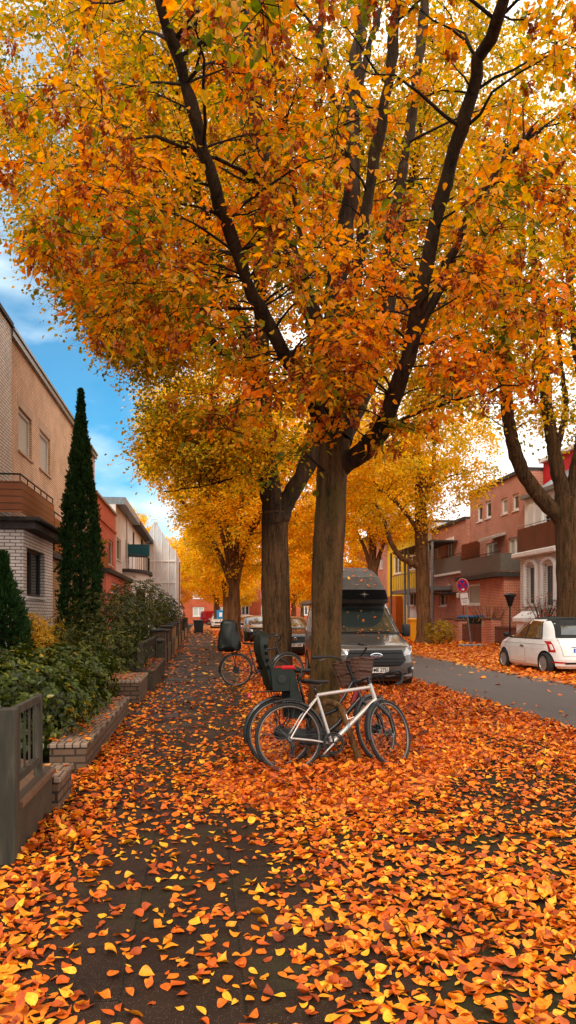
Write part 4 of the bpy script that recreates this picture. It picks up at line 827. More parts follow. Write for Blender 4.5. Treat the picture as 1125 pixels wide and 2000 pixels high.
mb = MB(); mb.box((XB-.2, a, zt+.30), (XB-.16, c-.05, zt+1.25)); mb.box((XB-.2, a-.03, zt+.30), (XR-.02, a-.004, zt+1.25)); bal = mb.build('balcony', MT['grey_panel'], rb)
mb = MB(); railing(mb, [(XB-.18, a), (XB-.18, c)], zt+1.25, zt+1.36, 1.0); mb.build('railing', MT['iron'], bal)
# lattice screen between the balconies
ya, z1_ = onX(902, 1064, XB+.2); yb_, z0_ = onX(937, 1096, XB+.2); mb = MB(); ys_ = sorted((ya, yb_)); W_ = ys_[1]-ys_[0]; H_ = z1_-z0_; k = 12
for i in range(-k, k+1):
    for s_ in (1, -1):
        pts = []
        for j in range(2):
            pass
        y_a = ys_[0]+W_*i/k; seg = []
        t0 = max(0, -i/k); t1 = min(1, (k-i)/k)
        if t1 > t0:
            p0 = (XB+.2+s_*.012, ys_[0]+W_*(i/k+t0) if s_ == 1 else ys_[1]-W_*(i/k+t0), z0_+H_*t0); p1 = (XB+.2+s_*.012, ys_[0]+W_*(i/k+t1) if s_ == 1 else ys_[1]-W_*(i/k+t1), z0_+H_*t1); mb.tube([p0, p1], .03, 4)
mb.build('lattice_screen', MT['wood_bal'], rb)
a, c, zt, hs, o = bayblock(848, 904, 1124, [(858, 873, 1146, 1184)], MT['brick_red'], XB+.4, rb)
for h in hs: window(rb, 'x', XB+.4, -1, h, mull=0, fw=.10, dep=.12)
MB().box((XB+.1, a-.05, zt+.002), (XR-.24, c+.2, zt+.14)).build('bay_roof', MT['white_wood'], rb)
mb = MB(); mb.box((XB+.28, a, zt+.15), (XB+.32, c, zt+1.15)); bal = mb.build('balcony', MT['grey_panel'], rb); mb = MB(); railing(mb, [(XB+.3, a), (XB+.3, c)], zt+1.15, zt+1.27, 1.0); mb.build('railing', MT['iron'], bal)
mb = MB(); q = onX(884, 1190, XB+.3); mb.box((XB+.38, q[0]-.6, 2.85), (XB-.5, q[0]+2, 2.98)); mb.build('porch_roof', MT['roof_dark'], rb)
q = onX(896, 1163, XB+.36); MB().box((XB+.36, q[0]-.2, q[1]-.16), (XB+.26, q[0]+.2, q[1]+.16), bev=.02).build('mailbox', MT['grey_render'], rb)
q = onX(880, 1146, XB+.36); MB().tube([(XB+.38, q[0], q[1]+.1), (XB+.2, q[0], q[1]+.2), (XB+.2, q[0], q[1]+.02)], .025, 6).sphere((XB+.2, q[0], q[1]-.1), .12, 6).build('wall_lamp', MT['white_wood'], rb)
# yellow house with the steel balcony
yY0 = yR1+.9; yY1 = onX(757, 1100, XR)[0]
yh = thing('rendered_house', 'yellow rendered house with a glazed steel balcony on tall posts', 'house', (XR, yY0, 0))
hs = [hx(XR, r) for r in ((769, 783, 1086, 1122), (795, 812, 1086, 1115))]
mb = MB(); house_shell(mb, XR, -1, yY0, yY1, 8.3, 9); wall(mb, 'x', XR, -1, yY0, yY1, 0, 8.3, hs); mb.build('wall', MT['yellow_render'], yh)
for h in hs: window(yh, 'x', XR, -1, h, fw=.12)
MB().box((XR-.5, yY0, 8.302), (XR+9, yY1, 8.6)).build('roof', MT['roof_dark'], yh)
ya = onX(764, 1130, XR-1.9)[0]; yb_ = onX(846, 1130, XR-1.9)[0]; a, c = min(ya, yb_), max(ya, yb_); z0_ = onX(800, 1150, XR-1.9)[1]
fl = MB().box((XR-1.9, a, z0_-.28), (XR-.01, c, z0_)).build('balcony', MT['zinc'], yh)
mb = MB()
for px in (765, 792, 799, 838, 846): y = onX(px, 1130, XR-1.9)[0]; MB().tube([(XR-1.95, y, 0), (XR-1.95, y, z0_+2.9)], .09, 8).build('post', MT['zinc'], fl)
mb = MB(); railing(mb, [(XR-1.86, a), (XR-1.86, c)], z0_, z0_+1.15, .5, .02); mb.build('railing', MT['zinc'], fl)
MB().box((XR-2.0, a, z0_+2.92), (XR-.01, c, z0_+3.02)).build('canopy', MT['roof_dark'], fl)
y = onX(778, 1180, XR-.06)[0]; o = MB().box((XR-.6, y-1.2, 0), (XR-.002, y+1.6, z0_-.3)).build('porch', MT['orange_render'], yh); o['label'] = 'orange rendered porch under the balcony'
q = [hx(XR-.1, (797, 812, 1150, 1184))][0]; MB().box((XR-.1, q[0]-.8, 0), (XR-.003, q[1]+.4, z0_-.3)).build('lower_wall', MT['white_render'], yh); window(yh, 'x', XR-.24, -1, q, fw=.1, dep=.02, mull=1)
MB().box((XR-.2, yR1+.1, 0), (XR+9, yY0-.02, 8.3)).build('end_wall', MT['white_render'], yh)
oh = thing('brick_house', 'red brick house just beyond the yellow one', 'house', (XR, yY1, 0)); q = [hx(XR-.1, r) for r in ((741, 747, 1090, 1112), (741, 747, 1140, 1170))]
mb = MB(); house_shell(mb, XR-.1, -1, yY1+.01, yY1+16, 9.2, 9); wall(mb, 'x', XR-.1, -1, yY1+.01, yY1+16, 0, 9.2, q); mb.build('wall', MT['brick_red'], oh)
for h in q: window(oh, 'x', XR-.1, -1, h)
MB().box((XR-.4, yY1+.02, 9.202), (XR+9, yY1+16, 9.5)).build('roof', MT['roof_dark'], oh)
# white bayed house, grey mansard, red cladding above
wh = thing('bayed_house', 'white brick house with arched bay windows and a brown balcony beside the massive trunk', 'house', (XR, 30, 0))
hW = onX(1035, 975, XR)[1]; q = [hx(XR-.1, (1065, 1087, 1008, 1050))]
mb = MB(); house_shell(mb, XR-.1, -1, 24, yR0-.01, hW, 9); wall(mb, 'x', XR-.1, -1, 24, yR0-.01, 0, hW, q); mb.build('wall', MT['white_render'], wh)
for h in q: window(wh, 'x', XR-.1, -1, h, fr='dark_frame', mull=0)
mb = MB()
for px0, px1 in ((1032, 1045), (1047, 1060)): h = hx(XR-.16, (px0, px1, 986, 1046)); mb.box((XR-.2, h[0], h[2]), (XR-.102, h[1], h[3])); [mb.box((XR-.225, h[0]+.05, h[2]+.12+(h[3]-h[2]-.2)*i/16), (XR-.201, h[1]-.05, h[2]+.18+(h[3]-h[2]-.2)*i/16)) for i in range(16)]
mb.build('shutters', MT['white_render'], wh)
mb = MB(); mb.box((XR-.4, 24, hW+.002), (XR+9, yR0-.05, hW+.2)); mb.add([(XR-.3, 24, hW+.21), (XR-.3, yR0-1.6, hW+.21), (XR+.88, yR0-2.2, hW+1.1), (XR+.88, 24, hW+1.1)], [(0, 1, 2, 3)]); mb.add([(XR-.3, yR0-1.6, hW+.21), (XR+.88, yR0-1.6, hW+.21), (XR+.88, yR0-2.2, hW+1.1)], [(0, 1, 2)]); mb.build('roof', MT['zinc'], wh)
MB().box((XR+.9, 20, hW+.21), (XR+8, yR0-.06, hR+.4)).build('attic', MT['red_paint'], wh)['label'] = 'red clad attic storey'
MB().box((XR+.7, 20, hR+.402), (XR+8.2, yR0+.1, hR+.6)).build('attic_roof', MT['white_render'], wh)
XW = 15.9; a, c, zt, hs, o = bayblock(1016, 1096, 1084, [(1030, 1046, 1106, 1182), (1063, 1082, 1102, 1186)], MT['brick_white'], XW, wh)
for h in hs:
    window(wh, 'x', XW, -1, h, mull=0, fw=.09, dep=.14, pane='glass')
    mb = MB(); y0_, y1_, z0_, z1_ = h; yc = (y0_+y1_)/2; hw = (y1_-y0_)/2+.17; pts = [(y0_-.17, z0_-.1)]+[(yc-hw*math.cos(t_), z1_-.1+.35*math.sin(t_)) for t_ in [math.pi*i/8 for i in range(9)]]+[(y1_+.17, z0_-.1)]
    mb.tube([(XW-.03, y, z) for y, z in pts], .10, 6); mb.build('surround', MT['white_render'], wh)
MB().box((XW-.35, a-.1, zt+.002), (XR-.11, c+.3, zt+.25), bev=.04).build('bay_cornice', MT['white_render'], wh)
mb = MB(); mb.box((XW-.15, a, zt+.30), (XW-.11, c, zt+1.45)); bal = mb.build('balcony', MT['brown_panel'], wh); mb = MB(); railing(mb, [(XW-.13, a), (XW-.13, c)], zt+1.45, zt+1.55, 1.2); mb.build('railing', MT['zinc'], bal)
q = hx(XR-.1, (1019, 1029, 1060, 1085))
# far end of the street
rg = random.Random(4)
ea = thing('apartment_block', 'orange red brick block closing the street behind the red van', 'apartment block', (-9, 126, 0)); E0, E1 = -14, 4.5
hs = []
for fl_ in range(3):
    for i in range(5): u = E0+1.6+i*3.6; hs.append((u, u+1.9, 1.2+fl_*3.0, 2.8+fl_*3.0))
mb = MB(); wall(mb, 'y', 126, -1, E0, E1, 0, 10.5, hs); mb.box((E0, 126.2, 0), (E1, 136, 10.5)); mb.build('wall', MT['brick_end'], ea)
for h in hs: window(ea, 'y', 126, -1, h, fw=.16, pane='shutter')
MB().box((E0-.3, 125.6, 10.502), (E1+.3, 136, 10.9)).build('roof', MT['roof_dark'], ea)
MB().box((E0+7.2, 125.2, 2.9), (E0+10.4, 125.98, 5.6)).build('balcony', MT['white_render'], ea)
eb = thing('apartment_block', 'brick apartment block with white windows beyond the dark parked cars', 'apartment block', (14, 134, 0)); hs = []
for fl_ in range(3):
    for i in range(8): u = 7+i*3.6; hs.append((u, u+1.5, 1.4+fl_*3.1, 3.2+fl_*3.1))
mb = MB(); wall(mb, 'y', 134, -1, 5.5, 36, 0, 10.8, hs); mb.box((5.5, 134.2, 0), (36, 144, 10.8)); mb.build('wall', MT['brick_end'], eb)
for h in hs: window(eb, 'y', 134, -1, h, fw=.18)
MB().box((5.2, 133.6, 10.802), (36, 144, 11.1)).build('roof', MT['roof_dark'], eb)

# ---------------------------------------------------------------- garden walls and fences on the left
WX = -1.2
def mesh_fence(name, label, y0, y1, zt, wallz, X=WX, slats=8, mesh=False, postw=.10, thin=1):
    r_ = thing(name, label, 'fence', (X, y0, 0)); m_ = MT['oldpost' if thin < 1 else 'galv']
    for y, pw in ((y0, postw), (y1, postw*(.5 if thin < 1 else 1))): MB().box((X-pw/2, y-pw/2, 0), (X+pw/2, y+pw/2, zt), bev=.006).build('post', m_, r_)
    p = MB(); zr = wallz+.10; p.box((X-.02, y0+postw/2+.002, zt-.06), (X+.02, y1-postw/2-.002, zt-.01)); p.box((X-.02, y0+postw/2+.002, zr), (X+.02, y1-postw/2-.002, zr+.05))
    for i in range(slats): y = y0+(y1-y0)*(i+1)/(slats+1); p.box((X-.014*thin, y-.02*thin, zr+.051), (X+.014*thin, y+.02*thin, zt-.071))
    if mesh: p.box((X-.006, y0+postw/2+.003, zr+.06), (X-.002, y1-postw/2-.003, zt-.08))
    p.build('panel', m_, r_); return r_
mesh_fence('metal_fence', 'weathered grey metal fence at the bottom left on a low tiled wall', 4.78, 5.62, .965, .36, slats=5, postw=.11, thin=.45)
gw = thing('garden_wall', 'low rendered wall with sloping brown tiles under the nearest metal fence', 'wall', (WX-.1, 5.4, 0))
MB().box((WX-.30, 4.9, 0), (WX+.035, 5.95, .31), bev=.01).build('wall', MT['concrete'], gw)
MB().add([(WX-.32, 4.88, .42), (WX+.06, 4.88, .312), (WX+.06, 5.97, .312), (WX-.32, 5.97, .42), (WX-.32, 4.88, .46), (WX+.06, 4.88, .345), (WX+.06, 5.97, .345), (WX-.32, 5.97, .46)], [(0, 3, 2, 1), (4, 5, 6, 7), (0, 1, 5, 4), (1, 2, 6, 5), (2, 3, 7, 6), (3, 0, 4, 7)]).build('coping', MT['tile_brown'], gw)
def coping_leaves(parent, x0, x1, y0, y1, z, n, seed):
    rg = np.random.default_rng(seed); P = np.stack([x0+(x1-x0)*rg.random(n)**1.6, rg.uniform(y0, y1, n), z+.004+rg.random(n)*.015], 1); th = rg.uniform(0, 6.28, n)
    V, F = inst(T5, F5, P, np.stack([np.cos(th), np.sin(th), rg.normal(0, .12, n)], 1), np.stack([rg.normal(0, .2, n), rg.normal(0, .2, n), np.ones(n)], 1), rg.uniform(.045, .085, n), rg.uniform(.7, 1.1, n), rg.normal(.1, .25, n), rg.normal(.1, .25, n), rg.normal(0, .3, n))
    V[:, 2] = np.maximum(V[:, 2], z+.002)
    tagp(mesh_np('fallen_leaf_scatter', V, F, MT['leaf_gr'], parent, rnd=np.repeat(rg.beta(2, 2, n), 8), smooth=True), kind='stuff')
def brick_wall(label, x0, x1, y0, y1, h, m_='brick_cream', cop='brick_coping', name='garden_wall', cz=.045):
    r_ = thing(name, label, 'wall', ((x0+x1)/2, y0, 0)); MB().box((x0, y0, 0), (x1, y1, h-cz), bev=.006).build('wall', MT[m_], r_)
    MB().box((x0-.015, y0-.015, h-cz+.001), (x1+.015, y1+.015, h), bev=.008).build('coping', MT[cop], r_); return r_
w_ = brick_wall('short cream brick wall end between the metal fence and the garden entrance', -1.36, -1.12, 5.98, 6.55, .27); coping_leaves(w_, -1.36, -1.14, 6, 6.5, .27, 9, 1)
w_ = brick_wall('long low cream brick wall under the laurel bushes, leaves on its coping', -1.50, -1.14, 7.52, 11.7, .27); coping_leaves(w_, -1.5, -1.16, 7.6, 11.6, .27, 210, 2)
w_ = brick_wall('cream brick planter wall before the grey mesh fence', -1.75, -1.08, 13.0, 14.9, .40); coping_leaves(w_, -1.7, -1.1, 13.1, 14.8, .40, 120, 3)
MB().box((-1.9, 5.9, 0), (-3.9, 7.5, .012)).build('garden_path', MT['concrete']); tagp(bpy.data.objects['garden_path'], kind='structure')
mesh_fence('metal_fence', 'grey metal mesh fence panel beyond the cream brick planter', 15.2, 19.8, .98, .42, X=-1.25, slats=34, mesh=True)
w_ = brick_wall('low dark rendered wall carrying the grey mesh fence', -1.35, -.98, 15.3, 19.7, .40, 'concrete', 'concrete'); coping_leaves(w_, -1.33, -1.0, 15.4, 19.6, .40, 160, 4)
for i, (y, h, m_, lb) in enumerate(((20.6, .80, 'galv', 'grey green metal gate post just past the mesh fence'), (22.2, 1.05, 'brick_cream', 'first pale brick pier after the mesh fence'), (24.2, 1.0, 'brick_cream', 'second pale brick pier after the mesh fence'),
                                (27.2, 1.08, 'brick_cream', 'third pale brick pier after the mesh fence'), (30.5, 1.1, 'brick_tan_low', 'ochre brick pier halfway along the garden walls'), (35, 1.12, 'concrete', 'grey pier below the tallest evergreen'),
                                (40, 1.15, 'brick_cream', 'pale pier on the path side before the dark bush'), (47, 1.2, 'concrete', 'grey pier beside the dark bush'), (56, 1.25, 'concrete', 'last garden pier before the wheelie bin'))):
    x = -1.08+.0*i; r_ = thing('garden_pier', lb, 'pier', (x, y, 0), 0, 'piers of the front garden walls')
    MB().box((x-.38, y-.2, 0), (x, y+.2, h), bev=.01).build('pier', MT[m_], r_); MB().box((x-.43, y-.26, h+.001), (x+.05, y+.26, h+.07), bev=.015).build('cap', MT['roof_dark'], r_)
ys = [22.4, 24.4, 27.4, 30.7, 35.2, 40.2, 47.2]; ye = [24.0, 27.0, 30.3, 34.8, 39.8, 46.8, 55.8]
for i, (a, c) in enumerate(zip(ys, ye)):
    brick_wall(('low pale wall between the first and second pale piers', 'low pale wall between the second and third pale piers', 'low ochre wall after the third pale pier', 'low ochre wall after the ochre pier', 'low wall past the grey pier under the evergreen', 'low wall along the dark bush', 'far low wall leading to the last pier')[i], -1.40, -1.12, a, c, .55 if i != 2 else .62, 'brick_cream' if i < 3 else 'brick_tan_low', 'roof_dark')
# across the road
def slat_gate(label, y0, y1, X, h, m_, name='garden_fence', cat='fence', gap=.11, w_=.06):
    r_ = thing(name, label, cat, (X, y0, 0)); p = MB(); p.box((X-.02, y0, .15), (X+.02, y1, .22)); p.box((X-.02, y0, h-.16), (X+.02, y1, h-.09)); k = int((y1-y0)/gap)
    for i in range(k): y = y0+gap*(i+.5); p.box((X-.035, y-w_/2, .05), (X-.021, y+w_/2, h))
    p.build('panel', MT[m_], r_); return r_
XF = 14.2
Yf = lambda px: onX(px, 1240, XF)[0]
for px0, px1, h, m_, lb in ((869, 884, 1.25, 'brick_red', 'wide red brick gate pier left of the blue lidded bin'), (888, 897, 1.2, 'brick_red', 'narrow red brick pier behind the no stopping sign'), (941, 961, 1.3, 'brick_red2', 'orange red gate pier with a small number plate')):
    a, c = sorted((Yf(px0), Yf(px1))); r_ = thing('gate_pier', lb, 'pier', (XF, a, 0)); MB().box((XF-.02, a, 0), (XF+.45, c, h), bev=.01).build('pier', MT[m_], r_); MB().box((XF-.07, a-.05, h+.001), (XF+.5, c+.05, h+.08), bev=.02).build('cap', MT['tile_brown'], r_)
    if px0 == 941: MB().box((XF-.035, c-.42, h-.38), (XF-.021, c-.12, h-.12)).build('number_plate', MT['soldier'], r_); text('8', .22, frame((XF-.038, c-.27, h-.25), (0, -1, 0), (0, 0, 1)), MT['dark_frame'], r_, 'number')
a, c = sorted((Yf(899), Yf(940))); slat_gate('brown slatted fence between the two brick piers behind the sign', a+.02, c-.02, XF+.1, 1.05, 'brown_panel')
a, c = sorted((Yf(963), Yf(1010))); slat_gate('brown slatted fence behind the bonnet of the white car', a+.02, c-.02, XF+.1, .98, 'brown_panel')
a, c = sorted((Yf(845), Yf(868))); r_ = thing('garden_wall', 'low red painted wall between the pale barked tree and the gate pier', 'wall', (XF, a, 0)); MB().box((XF, a, 0), (XF+.3, c, .42), bev=.01).build('wall', MT['red_paint'], r_)
q = W(1034, 31, z=0); r_ = thing('gate_pier', 'white stone gate pier with a hipped cap behind the white car', 'pier', (q.x, q.y, 0)); MB().box((q.x-.4, q.y-.4, 0), (q.x+.4, q.y+.4, 1.25), bev=.02).build('pier', MT['white_render'], r_)
MB().loft([[(q.x+s_*dx, q.y+s_*dy, z) for dx, dy in ((-1, -1), (1, -1), (1, 1), (-1, 1))] for s_, z in ((.52, 1.252), (.52, 1.40), (.22, 1.68))]).build('cap', MT['white_render'], r_)
q = W(996, 33, z=0); r_ = thing('garden_lamp', 'dark cone shaped garden lamp on a post above the white car mirror', 'lamp', (q.x, q.y, 0)); MB().tube([(q.x, q.y, 0), (q.x, q.y, 1.9)], .035, 8).build('post', MT['iron'], r_)
MB().loft([[(q.x+rr*math.cos(a), q.y+rr*math.sin(a), z) for a in [2*math.pi*i/10 for i in range(10)]] for rr, z in ((.08, 1.9), (.22, 2.35), (.28, 2.37), (.28, 2.43), (.1, 2.5))]).build('lantern', MT['iron'], r_)
# bins
def bin_(label, x, y, h, m_, lid, sc=1, name='wheelie_bin', lidm=None):
    r_ = thing(name, label, 'bin', (x, y, 0)); a, b_ = .29*sc, .26*sc
    MB().loft([[(x+k*a*dx, y+k*b_*dy, z) for dx, dy in ((-1, -.9), (-.9, -1), (.9, -1), (1, -.9), (1, .9), (.9, 1), (-.9, 1), (-1, .9))] for k, z in ((.8, .06), (.97, h*.86), (1.05, h*.86+.01), (1.05, h*.92))]).build('body', MT[m_], r_)
    MB().loft([[(x+k*a*dx, y+k*b_*dy, z) for dx, dy in ((-1, -.9), (-.9, -1), (.9, -1), (1, -.9), (1, .9), (.9, 1), (-.9, 1), (-1, .9))] for k, z in ((1.12, h*.92+.004), (1.12, h*.95), (.8, h))]).build('lid', MT[lid], r_)
    for s_ in (-1, 1): MB().cyl((x+s_*a*.9, y+b_*.8, .1), (x+s_*a*.6, y+b_*.8, .1), .1, 14).build('wheel', MT['tyre'], r_)
    return r_
MT['bin_yellow'] = mat('yellow plastic', (.75, .33, .01), .5, var=.1); MT['bin_blue'] = mat('blue plastic lid', (.02, .12, .32), .45, var=.1)
q = W(388, 62, z=0); bin_('black wheelie bin at the far end of the left garden walls', q.x, q.y, 1.1, 'black_plastic', 'black_plastic', 1.5)
q = W(811, 41, z=0); bin_('yellow wheelie bin left of the pale barked tree', q.x, q.y, 1.35, 'bin_yellow', 'bin_yellow', 1.25)
q = W(922, 42.5, z=0); bin_('dark bin with a domed blue lid behind the slatted fence', q.x, q.y, 1.5, 'black_plastic', 'bin_blue', 2.2)

# ---------------------------------------------------------------- traffic sign
MT['sign_red'] = mat('sign red', (.52, .015, .02), .35, var=.08); MT['sign_blue'] = mat('sign blue', (.02, .05, .38), .35, var=.08); MT['sign_white'] = mat('sign white', (.80, .80, .80), .4, var=.05)
sb = W(921, 35, z=0); st = W(904, 35, z=2.95); sg = thing('traffic_sign', 'leaning round no stopping sign with a white arrow on a portable grey foot', 'traffic sign', (sb.x, sb.y, 0))
st.y = sb.y; tilt = (st-sb).normalized(); ptn = lambda z: sb+tilt*z
MB().tube([ptn(.05), ptn(3.2)], .034, 10).build('post', MT['zinc'], sg)
xd = Vector((cY*.60, -sY-.78, 0)).normalized(); xd = (xd-tilt*xd.dot(tilt)).normalized(); fc = xd.cross(tilt)
fc = fc if fc.y < 0 else -fc
def disc(r, c_, off, m_, name, n=40, ang=None, par=None):
    b_ = MB(); a_ = [(2*math.pi*i/n) for i in range(n)] if ang is None else ang
    ring = [c_+(xd*math.cos(a)+tilt*math.sin(a))*r for a in a_]; b_.loft([[p+fc*off for p in ring], [p+fc*(off+.006) for p in ring]]); return b_.build(name, MT[m_], par or sg)
c_ = ptn(2.95); dsk = disc(.335, c_, .040, 'sign_white', 'disc'); disc(.32, c_, .0475, 'sign_red', 'red_ring', par=dsk)
b_ = MB()
for k in range(4):
    a0 = math.pi/2*k; R_ = .245; pts = [c_+(xd*math.cos(a0)+tilt*math.sin(a0))*.065]+[c_+(xd*math.cos(a0+u)+tilt*math.sin(a0+u))*R_ for u in (-.56, -.3, 0, .3, .56)]
    if k == 3: pts = [c_+(xd*math.cos(a0)+tilt*math.sin(a0))*.065]+[c_+(xd*math.cos(a0+u)+tilt*math.sin(a0+u))*R_ for u in (-.56, -.3, 0, .3, .56)]
    b_.loft([[p+fc*.0545 for p in pts], [p+fc*.060 for p in pts]])
b_.build('blue_field', MT['sign_blue'], dsk)
ac = c_-tilt*.19; right = xd if xd.x > 0 else -xd
b_ = MB(); pts = [(-.09, .028), (.01, .028), (.01, .075), (.10, 0), (.01, -.075), (.01, -.028), (-.09, -.028)]
b_.loft([[ac+right*u+tilt*v_+fc*o_ for u, v_ in pts] for o_ in (.061, .067)]); b_.build('arrow', MT['sign_white'], dsk)
pc = ptn(2.30); pl = MB().obox(pc+fc*.045, right*.22, tilt*.28, fc*.004).build('notice_board', MT['sign_white'], sg)
b_ = MB(); rg = random.Random(9)      # the board's lettering is too small to read in the photograph: rows of dark strokes
for z, hgt, wdt in ((.02, .032, .17), (-.09, .016, .13), (-.17, .016, .12)):
    u = -wdt
    while u < wdt: k = rg.uniform(.008, .022); b_.obox(pc+tilt*z+right*(u+k/2)+fc*.0505, right*k*.42, tilt*hgt, fc*.001); u += k+.008
b_.build('lettering', MT['dark_frame'], pl)
MB().loft([[(sb.x+k*.62*dx, sb.y+k*.32*dy, z) for dx, dy in ((-1, -.7), (-.8, -1), (.8, -1), (1, -.7), (1, .7), (.8, 1), (-.8, 1), (-1, .7))] for k, z in ((1, .03), (1, .11), (.85, .14))]).build('foot', MT['zinc'], sg)
q = W(431, 78, z=0); sg2 = thing('street_sign', 'blue square sign on a post by the farthest trunks', 'sign', (q.x, q.y, 0)); MB().tube([(q.x, q.y, 0), (q.x, q.y, 2.2)], .04, 8).build('post', MT['zinc'], sg2)
pb = MB().box((q.x-.42, q.y-.05, 1.1), (q.x+.42, q.y-.02, 2.0)).build('plate', mat('bright blue', (.02, .25, .55), .4), sg2); MB().box((q.x-.15, q.y-.062, 1.3), (q.x+.15, q.y-.052, 1.75)).build('symbol', MT['sign_white'], pb)
q = W(390, 50, z=0); r_ = thing('thin_pole', 'thin rusty pole rising from the dark bush beside the scaffold', 'pole', (-1.15, 38, 0)); MB().tube([(-1.15, 38, 0), (-1.15, 38, 4.2)], .03, 8).build('pole', MT['wood_bal'], r_)
# ---------------------------------------------------------------- vehicles (local frame: x forward, y left, z up, front bumper at x = 0)
def paint(name, col, metal=.0, rough=.3): return mat(name, col, rough, metal, var=.10, scale=2.5, coat=.8)
MT['p_grey'] = paint('dark grey metallic paint', (.10, .088, .080), .35, .34); MT['p_white'] = paint('white car paint', (.78, .75, .74), 0, .3)
MT['p_black'] = paint('black car paint', (.012, .012, .013), .1, .25); MT['p_silver'] = paint('silver car paint', (.45, .44, .43), .6, .35); MT['p_red'] = paint('red van paint', (.55, .01, .03), 0, .35)
MT['p_white2'] = paint('white paint', (.7, .69, .66), 0, .35)
MT['carglass'] = mat('car glass', (.020, .026, .024), .03, var=0, spec=1.0, coat=1)
MT['trim'] = mat('black trim', (.012, .012, .012), .45, var=.15); MT['canvas'] = mat('black canvas roof', (.02, .02, .02), .85, var=.2, bmp=.1)
MT['lens'] = mat('headlamp glass', (.35, .35, .36), .08, .6, var=.2, scale=30, coat=1); MT['tail'] = mat('red tail lamp', (.45, .01, .015), .12, var=.1, coat=1)
MT['plate'] = mat('number plate', (.72, .68, .62), .45, var=.05); MT['plate_blue'] = mat('plate blue', (.02, .08, .45), .4, var=0); MT['ink'] = mat('black lettering', (.004, .004, .004), .8, var=0, spec=.05)
MT['alloy'] = mat('wheel trim', (.42, .42, .42), .35, .6, var=.1)
class ZBody:
    def __init__(s, lv): s.lv = lv; s.z = [l[0] for l in lv]
    def at(s, z): return [float(np.interp(z, s.z, [l[i] for l in s.lv])) for i in (1, 2, 3, 4)]
    def sidey(s, x, z):
        f, r, w_, n = s.at(z); cx = (f+r)/2; a = (f-r)/2; u = min(abs((x-cx)/a), .9999); return w_*(1-u**n)**(1/n)
    def endx(s, y, z, sg):
        f, r, w_, n = s.at(z); cx = (f+r)/2; a = (f-r)/2; u = min(abs(y)/w_, .9999); return cx+sg*a*(1-u**n)**(1/n)
    def mesh(s, N=72, dz=.03):
        zs = sorted(set(s.z) | set(np.arange(s.z[0], s.z[-1], dz).tolist())); rings = []
        for z in zs:
            f, r, w_, n = s.at(z); cx = (f+r)/2; a = (f-r)/2
            rings.append([(cx+a*math.copysign(abs(math.cos(t))**(2/n), math.cos(t)), w_*math.copysign(abs(math.sin(t))**(2/n), math.sin(t)), z) for t in (2*math.pi*(j+.5)/N for j in range(N))])
        b = MB(); b.loft(rings); return b
    def patch(s, kind, C, off, sg=1, nu=10, nv=6, skirt=.03, b=None):
        """C: four corners (u, z) anticlockwise; kind side: u = x, end: u = y"""
        b = b or MB(); C = [Vector(c) for c in C]; g = []
        for j in range(nv+1):
            for i in range(nu+1):
                u, v = i/nu, j/nv; p = C[0]*(1-u)*(1-v)+C[1]*u*(1-v)+C[2]*u*v+C[3]*(1-u)*v; g.append(p)
        def q(p, o): return (p[0], sg*(s.sidey(p[0], p[1])+o), p[1]) if kind == 'side' else (s.endx(p[0], p[1], sg)+sg*o, p[0], p[1])
        fs = [(j*(nu+1)+i, j*(nu+1)+i+1, (j+1)*(nu+1)+i+1, (j+1)*(nu+1)+i) for j in range(nv) for i in range(nu)]
        bd = [i for i in range(nu)]+[j*(nu+1)+nu for j in range(nv)]+[nv*(nu+1)+nu-i for i in range(nu)]+[(nv-j)*(nu+1) for j in range(nv)]
        vs = [q(p, off) for p in g]+[q(g[i], off-skirt) for i in bd]; n = len(g); k = len(bd)
        fs += [(bd[i], bd[(i+1) % k], n+(i+1) % k, n+i) for i in range(k)]
        b.add(vs, fs); return b
def cut_arches(o, centres, r, yw, m_):
    """real wheel arches, cut out of the body"""
    b = MB()
    for x, z in centres:
        for s_ in (-1, 1): b.tube([(x, s_*(yw-.26), z), (x, s_*(yw+.1), z)], r, 28)
    c = b.build('cutter', m_); md = o.modifiers.new('b', 'BOOLEAN'); md.object = c; md.solver = 'EXACT'; md.operation = 'DIFFERENCE'; md.material_mode = 'TRANSFER'
    me = bpy.data.meshes.new_from_object(o.evaluated_get(bpy.context.evaluated_depsgraph_get())); o.modifiers.clear(); o.data = me; bpy.data.objects.remove(c)
    me.polygons.foreach_set('use_smooth', [True]*len(me.polygons)); me.set_sharp_from_angle(angle=R(35))
def wheel(parent, x, y, r, w_, sg, holes=10, rimr=.66, rim='alloy'):
    b = MB(); prof = [(rimr*r, -w_/2), (r*.93, -w_/2), (r, -w_*.38), (r, w_*.38), (r*.93, w_/2), (rimr*r, w_/2)]; n = 36
    b.add([(x+p*math.cos(a), y+q, r+p*math.sin(a)) for a in (2*math.pi*i/n for i in range(n)) for p, q in prof], [(i*6+j, ((i+1) % n)*6+j, ((i+1) % n)*6+(j+1) % 6, i*6+(j+1) % 6) for i in range(n) for j in range(6)])
    t_ = b.build('wheel', MT['tyre'], parent, True, 40); b = MB(); yo = y+sg*(w_/2-.012); ri = rimr*r
    b.tube([(x, yo-sg*.05, r), (x, yo-sg*.02, r)], ri*1.0, 30, 1); b.torus((x, yo, r), ri*.95, .012, n=30, m=6); b.tube([(x, yo-sg*.03, r), (x, yo+sg*.006, r)], ri*.24, 16)
    for i in range(holes):
        a = 2*math.pi*i/holes; d = Vector((math.cos(a), 0, math.sin(a))); t2 = Vector((-d.z, 0, d.x)); b.obox(Vector((x, yo-sg*.008, r))+d*ri*.58, d*ri*.36, t2*ri*(.20 if holes < 12 else .14), (0, .008, 0))
    b.build('rim', [MT[rim], MT['trim']], t_); return t_
